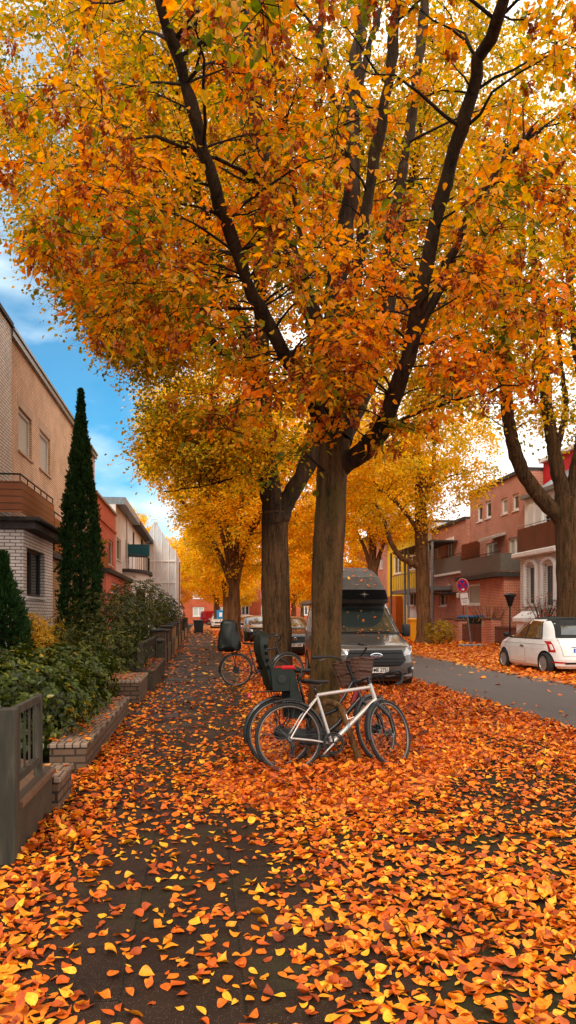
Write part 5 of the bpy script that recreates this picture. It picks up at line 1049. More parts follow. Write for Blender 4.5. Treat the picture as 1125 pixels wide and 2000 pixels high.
def plate(parent, s_, x, z, yc=0, sg=1, w_=.52, h=.11, sz=.105):
    p = MB().box((x, yc-w_/2, z-h/2), (x+sg*.012, yc+w_/2, z+h/2), bev=.003).build('number_plate', MT['plate'], parent)
    MB().box((x+sg*.0125, yc+sg*(-w_/2+.045) if sg < 0 else yc-w_/2, z-h/2+.004), (x+sg*.0145, (yc-sg*(w_/2)) if sg < 0 else yc-w_/2+.045, z+h/2-.004)) 
    left = Vector((0, 1, 0))*sg          # text runs towards the reader's right
    b0 = yc-left.y*(w_/2-.022); MB().box((x+sg*.0125, b0-.02, z-h/2+.004), (x+sg*.0145, b0+.02, z+h/2-.004)).build('country_band', MT['plate_blue'], p)
    text(s_, sz, frame((x+sg*.0150, yc+left.y*.018, z), (0, sg, 0), (0, 0, 1)), MT['ink'], p, 'number', .0006, bold=.0025, sx=.86); return p
def leaves_on(parent, body, n, kind, box, seed, L=.075):
    rg = np.random.default_rng(seed); pts = []
    for _ in range(n):
        u = rg.uniform(box[0], box[1]); z = rg.uniform(box[2], box[3])
        pts.append((body.endx(u, z, 1)+.012, u, z+.006))
    P = np.array(pts); A = rg.normal(0, 1, (n, 3))*[.8, 1, .25]; Nn = np.array([[.5, 0, 1]])+rg.normal(0, .2, (n, 3)); V, F = inst(*tmpl('flat'), P, A, Nn, rg.uniform(.6, 1.1, n)*L, None, rg.normal(0, .2, n))
    o = mesh_np('fallen_leaf_scatter', V, F, MT['leaf_gr'], parent, rnd=np.repeat(rg.uniform(.2, 1, n), 2)); o['kind'] = 'stuff'; return o

# grey camper van facing the camera
bv = ZBody([(.17, -.14, -4.85, .84, 7), (.24, -.05, -4.93, .915, 7), (.42, 0, -4.98, .935, 6.5), (.56, .01, -4.98, .94, 6.5), (.72, -.02, -5, .94, 6), (.84, -.07, -5, .94, 6), (.90, -.15, -5, .935, 6), (.955, -.34, -5, .93, 5.5), (1.02, -.66, -5, .925, 5.5),
            (1.09, -.95, -5, .915, 5.5), (1.13, -1.03, -5, .91, 6), (1.72, -1.72, -4.95, .80, 6), (1.86, -1.95, -4.9, .76, 5.5), (1.93, -2.2, -4.8, .70, 5)])
cv = thing('camper_van', 'dark grey high roof camper van facing the camera behind the nearest tree', 'camper van')
o = bv.mesh().build('body', MT['p_grey'], cv, True); cut_arches(o, [(-.86, .30), (-3.75, .30)], .37, .94, MT['trim'])
for x in (-.86, -3.75):
    for s_ in (-1, 1): wheel(cv, x, s_*.835, .315, .21, s_, 5)
bv.patch('end', [(-.76, 1.15), (.76, 1.15), (.66, 1.70), (-.66, 1.70)], .010, nu=20, nv=10).build('windscreen', MT['carglass'], cv, True, 40)
b = bv.patch('end', [(-.84, 1.128), (.84, 1.128), (.78, 1.165), (-.78, 1.165)], .016, nu=20, nv=3); b.tube([(bv.endx(-.1, 1.16, 1)+.03, -.1, 1.165), (bv.endx(.5, 1.17, 1)+.03, .55, 1.185)], .012, 6); b.tube([(bv.endx(-.6, 1.16, 1)+.03, -.65, 1.165), (bv.endx(0, 1.17, 1)+.03, .0, 1.19)], .012, 6); b.build('wipers', MT['trim'], cv)
for s_ in (-1, 1):   # side windows and their pillars
    w1 = bv.patch('side', [(-3.1, 1.13), (-2.2, 1.13), (-2.25, 1.66), (-3.1, 1.66)], .006, s_).build('side_window', MT['carglass'], cv, True, 40)
    bv.patch('side', [(-2.1, 1.10), (-1.22, 1.10), (-1.72, 1.66), (-2.1, 1.66)], .006, s_).build('side_window', MT['carglass'], cv, True, 40)
    bv.patch('side', [(-4.6, 1.13), (-3.2, 1.13), (-3.2, 1.66), (-4.6, 1.66)], .006, s_).build('side_window', MT['carglass'], cv, True, 40)
    hl = bv.patch('end', [(s_*.925, .74), (s_*.56, .69), (s_*.66, .86), (s_*.925, .985)], .008, nu=8, nv=6).build('headlight', MT['lens'], cv, True, 40)
    b = MB(); pts = [(.90, .95), (.68, .83), (.62, .73), (.72, .715), (.80, .78), (.86, .88)]
    b.tube([(bv.endx(s_*y, z, 1)+.016, s_*y, z) for y, z in pts], .010, 6); b.build('light_strip', MT['sign_white'], hl)
    bv.patch('end', [(s_*.90, .36), (s_*.70, .33), (s_*.68, .45), (s_*.91, .52)], .010, nu=6, nv=4).build('fog_lamp_housing', MT['trim'], cv, True, 40)
    MB().sphere((bv.endx(s_*.80, .42, 1)+.0, s_*.80, .42), .05, 8, sc=(.6, 1, .8)).build('fog_lamp', MT['lens'], cv, True)
    bv.patch('end', [(s_*.90, .27), (s_*.58, .27), (s_*.62, .30), (s_*.90, .315)], .014, nu=6, nv=3).build('bumper_blade', MT['alloy'], cv, True, 40)
    mr = MB().loft([[(-1.35+k*dx, s_*(1.0+.36*k*dy), z) for dx, dy in ((-.09, -.2), (.07, -.2), (.10, 0), (.07, .22), (-.09, .22))] for k, z in ((.8, 1.06), (1, 1.10), (1, 1.30), (.8, 1.34))]); mr.tube([(-1.32, s_*.88, 1.14), (-1.35, s_*1.02, 1.16)], .03, 6); mr.build('mirror', MT['trim'], cv, True, 40)
b = MB()
for C in ([(-.50, .49), (.50, .49), (.64, .60), (-.64, .60)], [(-.64, .60), (.64, .60), (.56, .82), (-.56, .82)]): bv.patch('end', C, .012, nu=16, nv=4, b=b)
gr = b.build('grille', MT['trim'], cv, True, 40); b = MB()
for z, hw in ((.525, .50), (.585, .58), (.645, .60), (.765, .56)): b.tube([(bv.endx(y, z, 1)+.022, y, z) for y in np.linspace(-hw, hw, 13)], .011, 6)
b.build('grille_bars', MT['black_plastic'], gr, True)
bv.patch('end', [(-.62, .20), (.62, .20), (.66, .335), (-.66, .335)], .012, nu=16, nv=4).build('lower_grille', MT['trim'], cv, True, 40)
lg = Vector((bv.endx(0, .71, 1)+.03, 0, .71)); b = MB(); b.loft([[(lg.x+o_, .13*math.cos(a)*k, lg.z+.052*math.sin(a)*k) for a in (2*math.pi*i/32 for i in range(32))] for o_, k in ((-.02, 1), (.006, 1), (.008, .9))]); eb_ = b.build('badge', MT['chrome'], cv, True, 30)
b = MB(); b.loft([[(lg.x+o_, .113*math.cos(a), lg.z+.041*math.sin(a)) for a in (2*math.pi*i/32 for i in range(32))] for o_ in (.0085, .012)]); b.build('badge_field', mat('badge blue', (.015, .03, .09), .3, var=0), eb_)
text('Ford', .075, frame((lg.x+.0125, 0, lg.z), (0, 1, .0), (0, 0, 1)) @ Matrix.Shear('XZ', 4, (0, 0)), MT['chrome'], eb_, 'badge_lettering', .0008, sx=1.3, bold=.001)
plate(cv, 'HH·ME 2756', bv.endx(0, .40, 1)+.02, .405)
cap = ZBody([(1.78, -1.74, -4.7, .70, 5), (1.84, -1.40, -4.8, .735, 5), (1.88, -1.34, -4.85, .74, 5), (2.12, -1.30, -4.9, .66, 5), (2.16, -1.36, -4.9, .64, 5), (2.42, -1.72, -4.9, .585, 5), (2.62, -2.3, -4.85, .53, 5), (2.70, -2.75, -4.75, .46, 4.5), (2.73, -3.2, -4.5, .34, 4)])
MT['p_roof'] = mat('matt grey roof shell', (.065, .055, .050), .6, .1, var=.25, scale=5)
o = cap.mesh(64, .04).build('high_roof', MT['p_roof'], cv, True, 35); pn = cap.patch('end', [(-.715, 1.83), (.715, 1.83), (.645, 2.115), (-.645, 2.115)], .008, nu=24, nv=8).build('roof_front_panel', MT['ink'], cv, True, 40)
b = MB(); sc_ = Vector((cap.endx(.02, 2.0, 1)+.02, .03, 2.01))
for i in range(8):
    a = math.pi/4*i; L_ = .085 if i % 2 == 0 else .05; d = Vector((0, math.cos(a)*1.5, math.sin(a))); e = Vector((0, -math.sin(a), math.cos(a)))*.008; b.add([sc_+e, sc_+d*L_, sc_-e, sc_+Vector((.004, 0, 0))], [(0, 1, 3), (1, 2, 3), (0, 2, 1)])
b.build('star_emblem', MT['grey_panel'], pn)
MB().box((-1.9, -.86, 1.78), (-4.6, -1.0, 1.92), bev=.04).build('awning_case', MT['p_grey'], cv)
leaves_on(cv, bv, 16, 'e', (-.7, .7, 1.15, 1.22), 3); leaves_on(cv, bv, 22, 'e', (-.7, .7, .95, 1.65), 4); leaves_on(cv, cap, 26, 'e', (-.45, .45, 2.2, 2.68), 5)
q = W(735, 15.3, z=0); cv.location = (q.x, q.y, -.01); cv.rotation_euler = (0, 0, R(-90)-R(.3))

# small white car, seen from behind on its left
fb = ZBody([(.17, -.16, -3.44, .73, 5), (.24, -.06, -3.52, .785, 5), (.40, 0, -3.565, .81, 4.6), (.55, 0, -3.56, .82, 4.4), (.68, -.05, -3.54, .822, 4.4), (.78, -.15, -3.51, .815, 4.4), (.85, -.30, -3.48, .80, 4.2), (.92, -.55, -3.44, .782, 4.2), (.98, -.84, -3.40, .755, 4),
            (1.03, -.98, -3.36, .735, 4), (1.12, -1.10, -3.31, .70, 4), (1.22, -1.24, -3.24, .665, 3.8), (1.32, -1.42, -3.14, .625, 3.6), (1.40, -1.62, -3.02, .58, 3.4), (1.45, -1.82, -2.88, .525, 3.2), (1.48, -2.05, -2.70, .44, 3), (1.495, -2.3, -2.5, .25, 3)])
fc_ = thing('small_car', 'small white hatchback with a black canvas roof parked under the massive trunk', 'car')
b = fb.mesh(80, .02); o = b.build('body', [MT['p_white'], MT['canvas']], fc_, True)
for p in o.data.polygons:
    c = p.center
    if c.z > 1.435 or (c.z > 1.385 and c.x < -2.7): p.material_index = 1
cut_arches(o, [(-.72, .29), (-3.02, .29)], .335, .81, MT['trim'])
for x in (-.72, -3.02):
    for s_ in (-1, 1): wheel(fc_, x, s_*.735, .285, .17, s_, 12, .68)
for s_ in (-1, 1):
    b = fb.patch('side', [(-1.95, .925), (-1.02, .93), (-1.50, 1.385), (-1.95, 1.405)], .005, s_, 12, 8); b.build('door_window', MT['carglass'], fc_, True, 40)
    fb.patch('side', [(-2.84, .945), (-2.02, .925), (-2.02, 1.405), (-2.60, 1.375)], .005, s_, 10, 8).build('quarter_window', MT['carglass'], fc_, True, 40)
    b = MB()
    for C in ([(-2.02, .92), (-1.95, .92), (-1.95, 1.42), (-2.02, 1.42)], [(-2.88, .91), (-.99, .905), (-1.0, .928), (-2.86, .938)], [(-2.88, .94), (-2.84, .945), (-2.60, 1.375), (-2.63, 1.39)]): fb.patch('side', C, .006, s_, 8, 4, b=b)
    b.build('window_trim', MT['trim'], fc_)
    b = MB()
    for C in ([(-2.035, .28), (-2.025, .28), (-2.025, .92), (-2.035, .92)], [(-1.13, .30), (-1.12, .30), (-1.12, .90), (-1.13, .90)], [(-2.03, .275), (-1.12, .275), (-1.12, .285), (-2.03, .285)], [(-3.3, .775), (-.6, .775), (-.6, .782), (-3.3, .782)]): fb.patch('side', C, .0022, s_, 20, 4, b=b, skirt=.01)
    b.build('door_seams', MT['grey_panel'], fc_)
    fb.patch('side', [(-2.0, .70), (-1.78, .70), (-1.79, .735), (-1.99, .735)], .022, s_, 6, 3).build('door_handle', MT['chrome'], fc_, True, 40)
    m_ = MB().sphere((-1.10, s_*.90, 1.0), .12, 8, sc=(.5, .75, .62)); m_.tube([(-1.12, s_*.74, .93), (-1.10, s_*.84, .95)], .022, 6); m_.build('mirror', MT['trim'], fc_, True)
    t_ = fb.patch('end', [(s_*.745, .59), (s_*.655, .59), (s_*.695, .87), (s_*.757, .87)], .016, -1, 8, 8).build('tail_light', MT['tail'], fc_, True, 40)
    fb.patch('end', [(s_*.725, .65), (s_*.69, .65), (s_*.705, .79), (s_*.735, .79)], .022, -1, 5, 5).build('lamp_insert', MT['p_white'], t_, True, 40)
    fb.patch('end', [(s_*.70, .315), (s_*.45, .305), (s_*.45, .345), (s_*.70, .36)], .012, -1, 6, 3).build('reflector', MT['tail'], fc_, True, 40)
fb.patch('end', [(-.60, .955), (.60, .955), (.50, 1.40), (-.50, 1.40)], .008, -1, 16, 10).build('soft_top_rear', MT['canvas'], fc_, True, 40)
fb.patch('end', [(-.47, 1.04), (.47, 1.04), (.40, 1.27), (-.40, 1.27)], .014, -1, 14, 6).build('rear_window', MT['carglass'], fc_, True, 40)
fb.patch('end', [(-.46, .285), (.46, .285), (.46, .335), (-.46, .335)], .014, -1, 14, 3).build('bumper_insert', MT['trim'], fc_, True, 40)
b = MB(); fb.patch('end', [(-.50, .485), (.50, .485), (.50, .493), (-.50, .493)], .003, -1, 14, 2, b=b, skirt=.01); fb.patch('end', [(-.52, .49), (-.51, .49), (-.58, .95), (-.59, .95)], .003, -1, 4, 10, b=b, skirt=.01); fb.patch('end', [(.51, .49), (.52, .49), (.59, .95), (.58, .95)], .003, -1, 4, 10, b=b, skirt=.01); b.build('tailgate_seams', MT['grey_panel'], fc_)
MB().box((fb.endx(0, .74, -1)-.035, -.3, .725), (fb.endx(0, .74, -1)+.02, .3, .745), bev=.008).build('plate_bar', MT['chrome'], fc_)
plate(fc_, 'HH·AN', fb.endx(0, .64, -1)-.008, .64, sg=-1)
b = MB(); x0_ = fb.endx(0, .85, -1); b.loft([[(x0_-o_, .05*math.cos(a), .85+.05*math.sin(a)) for a in (2*math.pi*i/24 for i in range(24))] for o_ in (-.02, .012)]); bd_ = b.build('badge', MT['chrome'], fc_)
MB().tube([(-2.05, -.46, 1.47), (-2.1, 0, 1.505), (-2.05, .46, 1.47)], .012, 6).build('roof_seam', MT['trim'], fc_); MB().tube([(-2.88, -.36, 1.44), (-2.93, 0, 1.46), (-2.88, .36, 1.44)], .018, 6).build('roof_seam', MT['trim'], fc_)
q = W(1052, 19.3, z=0); fc_.location = (8.69+.81, q.y+3.02, -.015); fc_.rotation_euler = (0, 0, R(92.6))

def parked_car(label, m_, px, d, num=None, s_=1.0, grp=None, name='parked_car', hood=True):
    pb_ = ZBody([(.18, -.12, -4.15, .78, 5.5), (.27, -.04, -4.22, .85, 5.5), (.45, 0, -4.25, .875, 5), (.62, -.01, -4.25, .885, 5), (.76, -.06, -4.24, .885, 5), (.85, -.18, -4.2, .88, 5), (.92, -.5, -4.15, .86, 5), (.98, -.95, -4.1, .84, 5),
                 (1.03, -1.1, -4.05, .82, 5), (1.2, -1.45, -3.9, .76, 5), (1.38, -1.85, -3.7, .68, 4.6), (1.45, -2.15, -3.5, .60, 4), (1.48, -2.5, -3.2, .42, 4)])
    r_ = thing(name, label, 'car', group=grp); o = pb_.mesh(56, .04).build('body', MT[m_], r_, True); cut_arches(o, [(-.8, .3), (-3.4, .3)], .36, .87, MT['trim'])
    for x in (-.8, -3.4):
        for q_ in (-1, 1): wheel(r_, x, q_*.79, .31, .19, q_, 6)
    pb_.patch('end', [(-.72, 1.04), (.72, 1.04), (.60, 1.37), (-.60, 1.37)], .01, nu=12).build('windscreen', MT['carglass'], r_, True, 40)
    gl = pb_.patch('end', [(-.42, .56), (.42, .56), (.48, .76), (-.48, .76)], .01, nu=12, nv=4).build('grille', MT['trim'], r_, True, 40)
    pb_.patch('end', [(-.55, .24), (.55, .24), (.5, .36), (-.5, .36)], .01, nu=12, nv=4).build('lower_grille', MT['trim'], r_, True, 40)
    b = MB(); x0_ = pb_.endx(0, .66, 1); b.torus((x0_+.025, 0, .67), .055, .013, axis=(1, 0, 0), n=20, m=6); b.tube([(x0_+.025, -.08, .67), (x0_+.025, .08, .67)], .012, 6); b.build('badge', MT['chrome'], r_)
    for q_ in (-1, 1):
        pb_.patch('end', [(q_*.82, .62), (q_*.52, .60), (q_*.52, .76), (q_*.80, .84)], .012, nu=6, nv=5).build('headlight', MT['lens'], r_, True, 40)
        pb_.patch('side', [(-2.2, .98), (-1.35, .97), (-1.95, 1.36), (-2.2, 1.38)], .006, q_).build('side_window', MT['carglass'], r_, True, 40); pb_.patch('side', [(-3.5, .99), (-2.25, .98), (-2.25, 1.38), (-3.1, 1.36)], .006, q_).build('side_window', MT['carglass'], r_, True, 40)
        m2 = MB().sphere((-1.35, q_*.96, 1.02), .12, 6, sc=(.5, .8, .6)); m2.build('mirror', MT[m_], r_, True)
    plate(r_, num, pb_.endx(0, .46, 1)+.012, .46) if num else None
    leaves_on(r_, pb_, 26, 'e', (-.6, .6, .9, 1.2), int(d), .09)
    q = W(px, d, z=0); r_.location = (q.x, q.y, -.01); r_.rotation_euler = (0, 0, R(-90)); return r_
parked_car('black car seen between the thick forked trunk and the camper van', 'p_black', 577, 26.5, 'H·SC 1335')
parked_car('black car half hidden left of the thick forked trunk', 'p_black', 510, 40)
parked_car('silver car with a leafy bonnet behind the shrouded bicycle', 'p_silver', 487, 51)
parked_car('white car far down the row beside the blue square sign', 'p_white2', 427, 82)
parked_car('silver car at the far end of the row below the orange trees', 'p_silver', 484, 72)
rv = thing('delivery_van', 'bright red delivery van crossing at the far end of the path', 'van'); vb = ZBody([(.25, -.15, -4.9, .85, 7), (.4, 0, -5, .95, 7), (.9, -.1, -5, .95, 6), (1.05, -.7, -5, .95, 6), (1.2, -1.1, -5, .93, 6), (1.85, -1.8, -4.95, .85, 6), (2.05, -2.2, -4.8, .7, 5)])
o = vb.mesh(48, .06).build('body', MT['p_red'], rv, True); cut_arches(o, [(-.9, .32), (-3.8, .32)], .38, .95, MT['trim'])
for x in (-.9, -3.8):
    for q_ in (-1, 1): wheel(rv, x, q_*.86, .33, .2, q_, 6)
for q_ in (-1, 1): vb.patch('side', [(-1.9, 1.15), (-1.2, 1.15), (-1.75, 1.75), (-1.9, 1.75)], .008, q_).build('side_window', MT['carglass'], rv, True, 40); vb.patch('side', [(-3.2, 1.2), (-2.4, 1.2), (-2.4, 1.7), (-3.2, 1.7)], .008, q_).build('side_panel', MT['p_white2'], rv, True, 40)
q = W(391, 108, z=0); rv.location = (q.x+5.0, q.y, 0); rv.rotation_euler = (0, 0, R(0)); 

# ---------------------------------------------------------------- bicycles (local: rear contact at the origin, x forward, y left)
MT['alu'] = mat('silver bicycle paint', (.52, .46, .42), .38, .45, var=.06, scale=10, coat=.3); MT['matt_black'] = mat('black bicycle paint', (.014, .014, .015), .38, var=.15, coat=.2)
MT['rubber'] = mat('grip rubber', (.02, .02, .02), .7, var=.2); MT['leather'] = mat('black saddle', (.018, .016, .015), .38, var=.25, scale=14)
MT['rimgrey'] = mat('bicycle rim', (.17, .14, .12), .4, .5, var=.15); MT['rimdark'] = mat('dark bicycle rim', (.03, .03, .03), .4, .4, var=.15); MT['spoke'] = mat('spokes', (.14, .13, .12), .35, .7, var=.1)
MT['dark_red'] = mat('dark red decal', (.18, .01, .012), .35, var=.1); MT['seat_green'] = mat('dark green child seat shell', (.006, .010, .006), .5, var=.25, scale=6); MT['red_pad'] = mat('red padding', (.42, .010, .012), .6, var=.1)
MT['orange_refl'] = mat('orange leaf', (.75, .16, .01), .5, var=.2)
m, t, b, _ = newmat('wicker'); wv = t.nodes.new('ShaderNodeTexWave'); wv.bands_direction = 'Z'; wv.inputs['Scale'].default_value = 22; wv.inputs['Distortion'].default_value = 1.5; t.links.new(t.nodes.new('ShaderNodeTexCoord').outputs['Object'], wv.inputs[0])
t.links.new(ramp(t, wv.outputs['Fac'], [(.3, (.03, .012, .008)), (.7, (.30, .13, .08))]), b.inputs['Base Color']); bump(t, wv.outputs['Fac'], b, 1, .02); b.inputs['Roughness'].default_value = .6; MT['wicker'] = m
def bicycle(label, P):
    r_ = thing('bicycle', label, 'bicycle'); Rw = P.get('R', .35); wb = P.get('wb', 1.08); bb = P.get('bb', (.44, 0, .28)); st_ = P.get('st', (.30, 0, .76)); ht = P.get('ht', (.875, 0, .86)); hb = P.get('hb', (.935, 0, .67))
    fm = MT[P.get('frame', 'matt_black')]; rim = MT[P.get('rim', 'rimgrey')]; ra = (0, 0, Rw); fa = (wb, 0, Rw)
    ax = (Vector(ht)-Vector(hb)).normalized(); St = Matrix.Translation(hb) @ Matrix.Rotation(R(P.get('steer', 0)), 4, ax) @ Matrix.Translation(-Vector(hb)); sf_ = lambda p: St @ p; idn = lambda p: p
    def whl(c, f, disc=False):
        b = MB(); b.torus(c, Rw-.019, .019, n=56, m=8); b.xf(f); w_ = b.build('wheel', MT['tyre'], r_, True)
        b = MB(); b.torus(c, Rw-.041, .011, n=56, m=6, squash=1.3); b.xf(f); b.build('rim', rim, w_, True)
        b = MB(); rg = Rw-.05; n = 28
        for i in range(n):
            a = 2*math.pi*i/n; s_ = 1 if i % 2 else -1; a2 = a+s_*(.9 if i % 4 < 2 else -.9); b.tube([(c[0]+.022*math.cos(a2), s_*.028, c[2]+.022*math.sin(a2)), (c[0]+rg*math.cos(a), 0, c[2]+rg*math.sin(a))], .0016, 3, cap=False)
        b.xf(f); b.build('spokes', MT['spoke'], w_); hr = P.get('hub', (.026, .026))[0 if c is ra else 1]
        b = MB(); b.cyl((c[0], -.05, c[2]), (c[0], .05, c[2]), hr, 14); b.cyl((c[0], -.03, c[2]), (c[0], -.034, c[2]), hr*1.5, 16); b.cyl((c[0], -.068, c[2]), (c[0], .068, c[2]), .009, 8); b.xf(f); b.build('hub', MT['matt_black'] if hr > .03 else MT['spoke'], w_, True, 40); return w_
    whl(ra, idn); whl(fa, sf_)
    b = MB(); tr = P.get('tube', (.019, .024, .016))
    if P.get('step'):
        b.tube([hb, (.62, 0, .42), (bb[0]+.02, 0, bb[2]+.02)], [.026, .026, .026], 12); b.tube([(ht[0]+.005, 0, ht[2]-.04), (.60, 0, .56), (.40, 0, .50)], .019, 10)
    else: b.tube([st_, (ht[0]+.004, 0, ht[2]-.035)], tr[0], 12); b.tube([bb, (hb[0]-.005, 0, hb[2]+.03)], tr[1], 12, flat=.8)
    b.tube([bb, st_], tr[2], 12); b.tube([hb, ht], .022, 14); b.cyl((bb[0], -.036, bb[2]), (bb[0], .036, bb[2]), .023, 14)
    for s_ in (-1, 1): b.tube([(bb[0]-.02, s_*.02, bb[2]), (.22, s_*.05, Rw-.03), (0, s_*.062, Rw)], .0105, 8); b.tube([(st_[0], s_*.014, st_[2]-.03), (.14, s_*.052, .56*Rw/.35), (0, s_*.062, Rw)], .0085, 8)
    b.build('frame', fm, r_, True, 50)
    fkm = MT[P.get('fork', 'matt_black')]; b = MB(); b.tube([Vector(hb)+Vector((.002, 0, -.005)), Vector(hb)+Vector((.012, 0, -.04))], .026, 10)
    for s_ in (-1, 1): b.tube([Vector(hb)+Vector((.012, s_*.02, -.035)), Vector(hb)+Vector((.03, s_*.052, -.09)), Vector((wb-.03, s_*.055, Rw+.16)), Vector((wb, s_*.056, Rw))], [.015, .019, .016, .010], 9)
    b.xf(sf_); b.build('fork', fkm, r_, True, 50)
    # steerer, stem, bars
    b = MB(); top = Vector(ht)+ax*P.get('rise', .05); b.tube([Vector(ht), top], .017, 10); sp = top+Vector((P.get('reach', .07), 0, .02)); b.tube([top, sp], .015, 8); b.xf(sf_); b.build('stem', MT['matt_black'], r_, True, 50)
    bw = P.get('bw', .30); bk = P.get('back', -.08); up = P.get('up', .03); b = MB(); pl = []
    for s_ in (-1, 1):
        pts = [sp, sp+Vector((.0, s_*.07, up*.3)), sp+Vector((.02, s_*bw*.62, up)), sp+Vector((bk, s_*bw, up))]
        if P.get('cruiser'): pts = [sp, sp+Vector((.03, s_*.10, .02)), sp+Vector((.02, s_*.22, up)), sp+Vector((-.10, s_*.29, up+.01)), sp+Vector((-.22, s_*.31, up))]
        b.tube([tuple(x) for x in catmull(pts, .02)], .011, 8); pl.append(pts)
    b.xf(sf_); hbj = b.build('handlebar', MT[P.get('barm', 'matt_black')], r_, True)
    for pts, s_ in zip(pl, (-1, 1)):
        a = Vector(pts[-1]); c = Vector(pts[-2]); d = (c-a).normalized(); g = MB(); g.tube([a-d*.015, a+d*.02, a+d*.10, a+d*.115], [.015, .018, .016, .013], 10); g.xf(sf_); g.build('grip', MT['rubber'], hbj, True)
        l_ = MB(); l_.tube([a+d*.14, a+d*.12+Vector((.05, 0, -.02)), a+d*.03+Vector((.055, s_*.01, -.03))], [.008, .007, .005], 6); l_.xf(sf_); l_.build('brake_lever', MT['spoke'], hbj, True)
        if P.get('bar_end') and s_ == -1:
            h_ = MB(); h_.tube([tuple(x) for x in catmull([a+Vector((0, -.01, .0)), a+Vector((.07, -.03, .01)), a+Vector((.12, -.03, -.03)), a+Vector((.10, -.02, -.10)), a+Vector((.02, -.0, -.13))], .015)], .016, 9); h_.xf(sf_); h_.build('bar_end', MT['rubber'], hbj, True)
    cb = MB()
    for s_ in (-.03, .03): cb.tube([tuple(x) for x in catmull([sp+Vector((.02, s_, .02)), sp+Vector((.14, s_, .0)), sp+Vector((.16, s_*.5, -.14)), Vector(hb)+Vector((.05, s_, -.0)), Vector(hb)+Vector((.03, s_*1.4, -.15))], .03)], .0028, 5)
    cb.xf(sf_); cb.build('brake_cable', MT['matt_black'], hbj, True)
    # saddle
    sa = Vector(P.get('saddle', (.235, 0, .93))); b = MB(); b.tube([st_, sa+Vector((.0, 0, -.05))], .0135, 10); b.build('seat_post', MT[P.get('postm', 'matt_black')], r_, True)
    rings = []
    for x, hw, z, th_k in ((-.135, .045, .008, .02), (-.12, .075, .012, .03), (-.06, .074, .010, .035), (0, .048, .0, .033), (.07, .026, -.002, .03), (.13, .018, -.004, .024), (.145, .010, -.008, .014)):
        rings.append([sa+Vector((x, hw*math.cos(a), z+(.014 if math.sin(a) > 0 else th_k)*math.sin(a))) for a in (2*math.pi*i/12 for i in range(12))])
    b = MB(); b.loft(rings); sd2 = b.build('saddle', MT['leather'], r_, True); b = MB()
    for s_ in (-1, 1): b.tube([sa+Vector((-.11, s_*.03, -.01)), sa+Vector((-.05, s_*.022, -.045)), sa+Vector((.04, s_*.02, -.045)), sa+Vector((.11, 0, -.012))], .004, 5)
    b.build('saddle_rails', MT['spoke'], sd2)
    # cranks
    b = MB(); cx, cz = bb[0], bb[2]; rr = P.get('ring', .088); y = -.05
    b.torus((cx, y, cz), rr, .009, n=40, m=6, squash=.5)
    for i in range(5): a = 2*math.pi*i/5+.3; b.tube([(cx, y, cz), (cx+rr*math.cos(a), y, cz+rr*math.sin(a))], .008, 6)
    if P.get('guard'): b.torus((cx, y-.008, cz), rr+.016, .007, n=40, m=6, squash=.5)
    ck = b.build('chainring', MT['matt_black'], r_, True); a = R(P.get('crank', 225))
    for s_ in (-1, 1):
        d = Vector((math.cos(a), 0, math.sin(a)))*(-s_); e = Vector((cx, s_*.062, cz))+d*.17; b = MB().tube([(cx, s_*.062, cz), e], [.014, .010], 8, flat=.7); cr_ = b.build('crank', MT['alu' if P.get('frame') == 'alu' else 'matt_black'], r_, True); MB().box((e.x-.045, e.y+s_*.01, e.z-.010), (e.x+.045, e.y+s_*.095, e.z+.012), bev=.008).build('pedal', MT['rubber'], cr_)
    b = MB()
    for s_ in (-1, 1): b.tube([(cx, y, cz+s_*rr), (0, y, Rw+s_*.038)], .0035, 5)
    b.torus((0, y, Rw), .038, .006, n=24, m=5, squash=.5)
    if P.get('derailleur'): b.tube([(0, y, Rw-.03), (.02, y-.01, Rw-.08), (.0, y-.01, Rw-.15)], [.014, .018, .012], 8); b.torus((.02, y-.01, Rw-.09), .022, .006, n=16, m=5, squash=.6); b.torus((.0, y-.01, Rw-.155), .022, .006, n=16, m=5, squash=.6)
    b.build('chain', MT['matt_black'], r_)
    if P.get('chaincase'): MB().loft([[(x, yy, z) for x, z in ((cx+.11, cz), (cx+.06, cz+.10), (.0, Rw+.05), (-.06, Rw), (0, Rw-.05), (cx+.05, cz-.10))] for yy in (-.075, -.04)]).build('chain_case', MT['matt_black'], r_)
    def fender(c, f, a0, a1, name):
        rings = []; n = 26
        for i in range(n+1):
            a = R(a0+(a1-a0)*i/n); rr = Rw+.018; rings.append([(c[0]+q*math.cos(a), y_, c[2]+q*math.sin(a)) for q, y_ in ((rr-.014, -.030), (rr+.004, -.022), (rr+.010, 0), (rr+.004, .022), (rr-.014, .030), (rr+.0, .0))])
        b = MB(); b.loft(rings)
        a = R(a1-8) if c is ra else R(a0+6)
        for s_ in (-1, 1): b.tube([(c[0], s_*.06, c[2]), (c[0]+(Rw+.012)*math.cos(a), s_*.028, c[2]+(Rw+.012)*math.sin(a))], .0025, 4)
        b.xf(f); return b.build(name, MT['matt_black'], r_, True, 50)
    if P.get('fenders'): fender(ra, idn, 15, P.get('rf', 215), 'mudguard'); fender(fa, sf_, *P.get('ff', (40, 190)), 'mudguard')
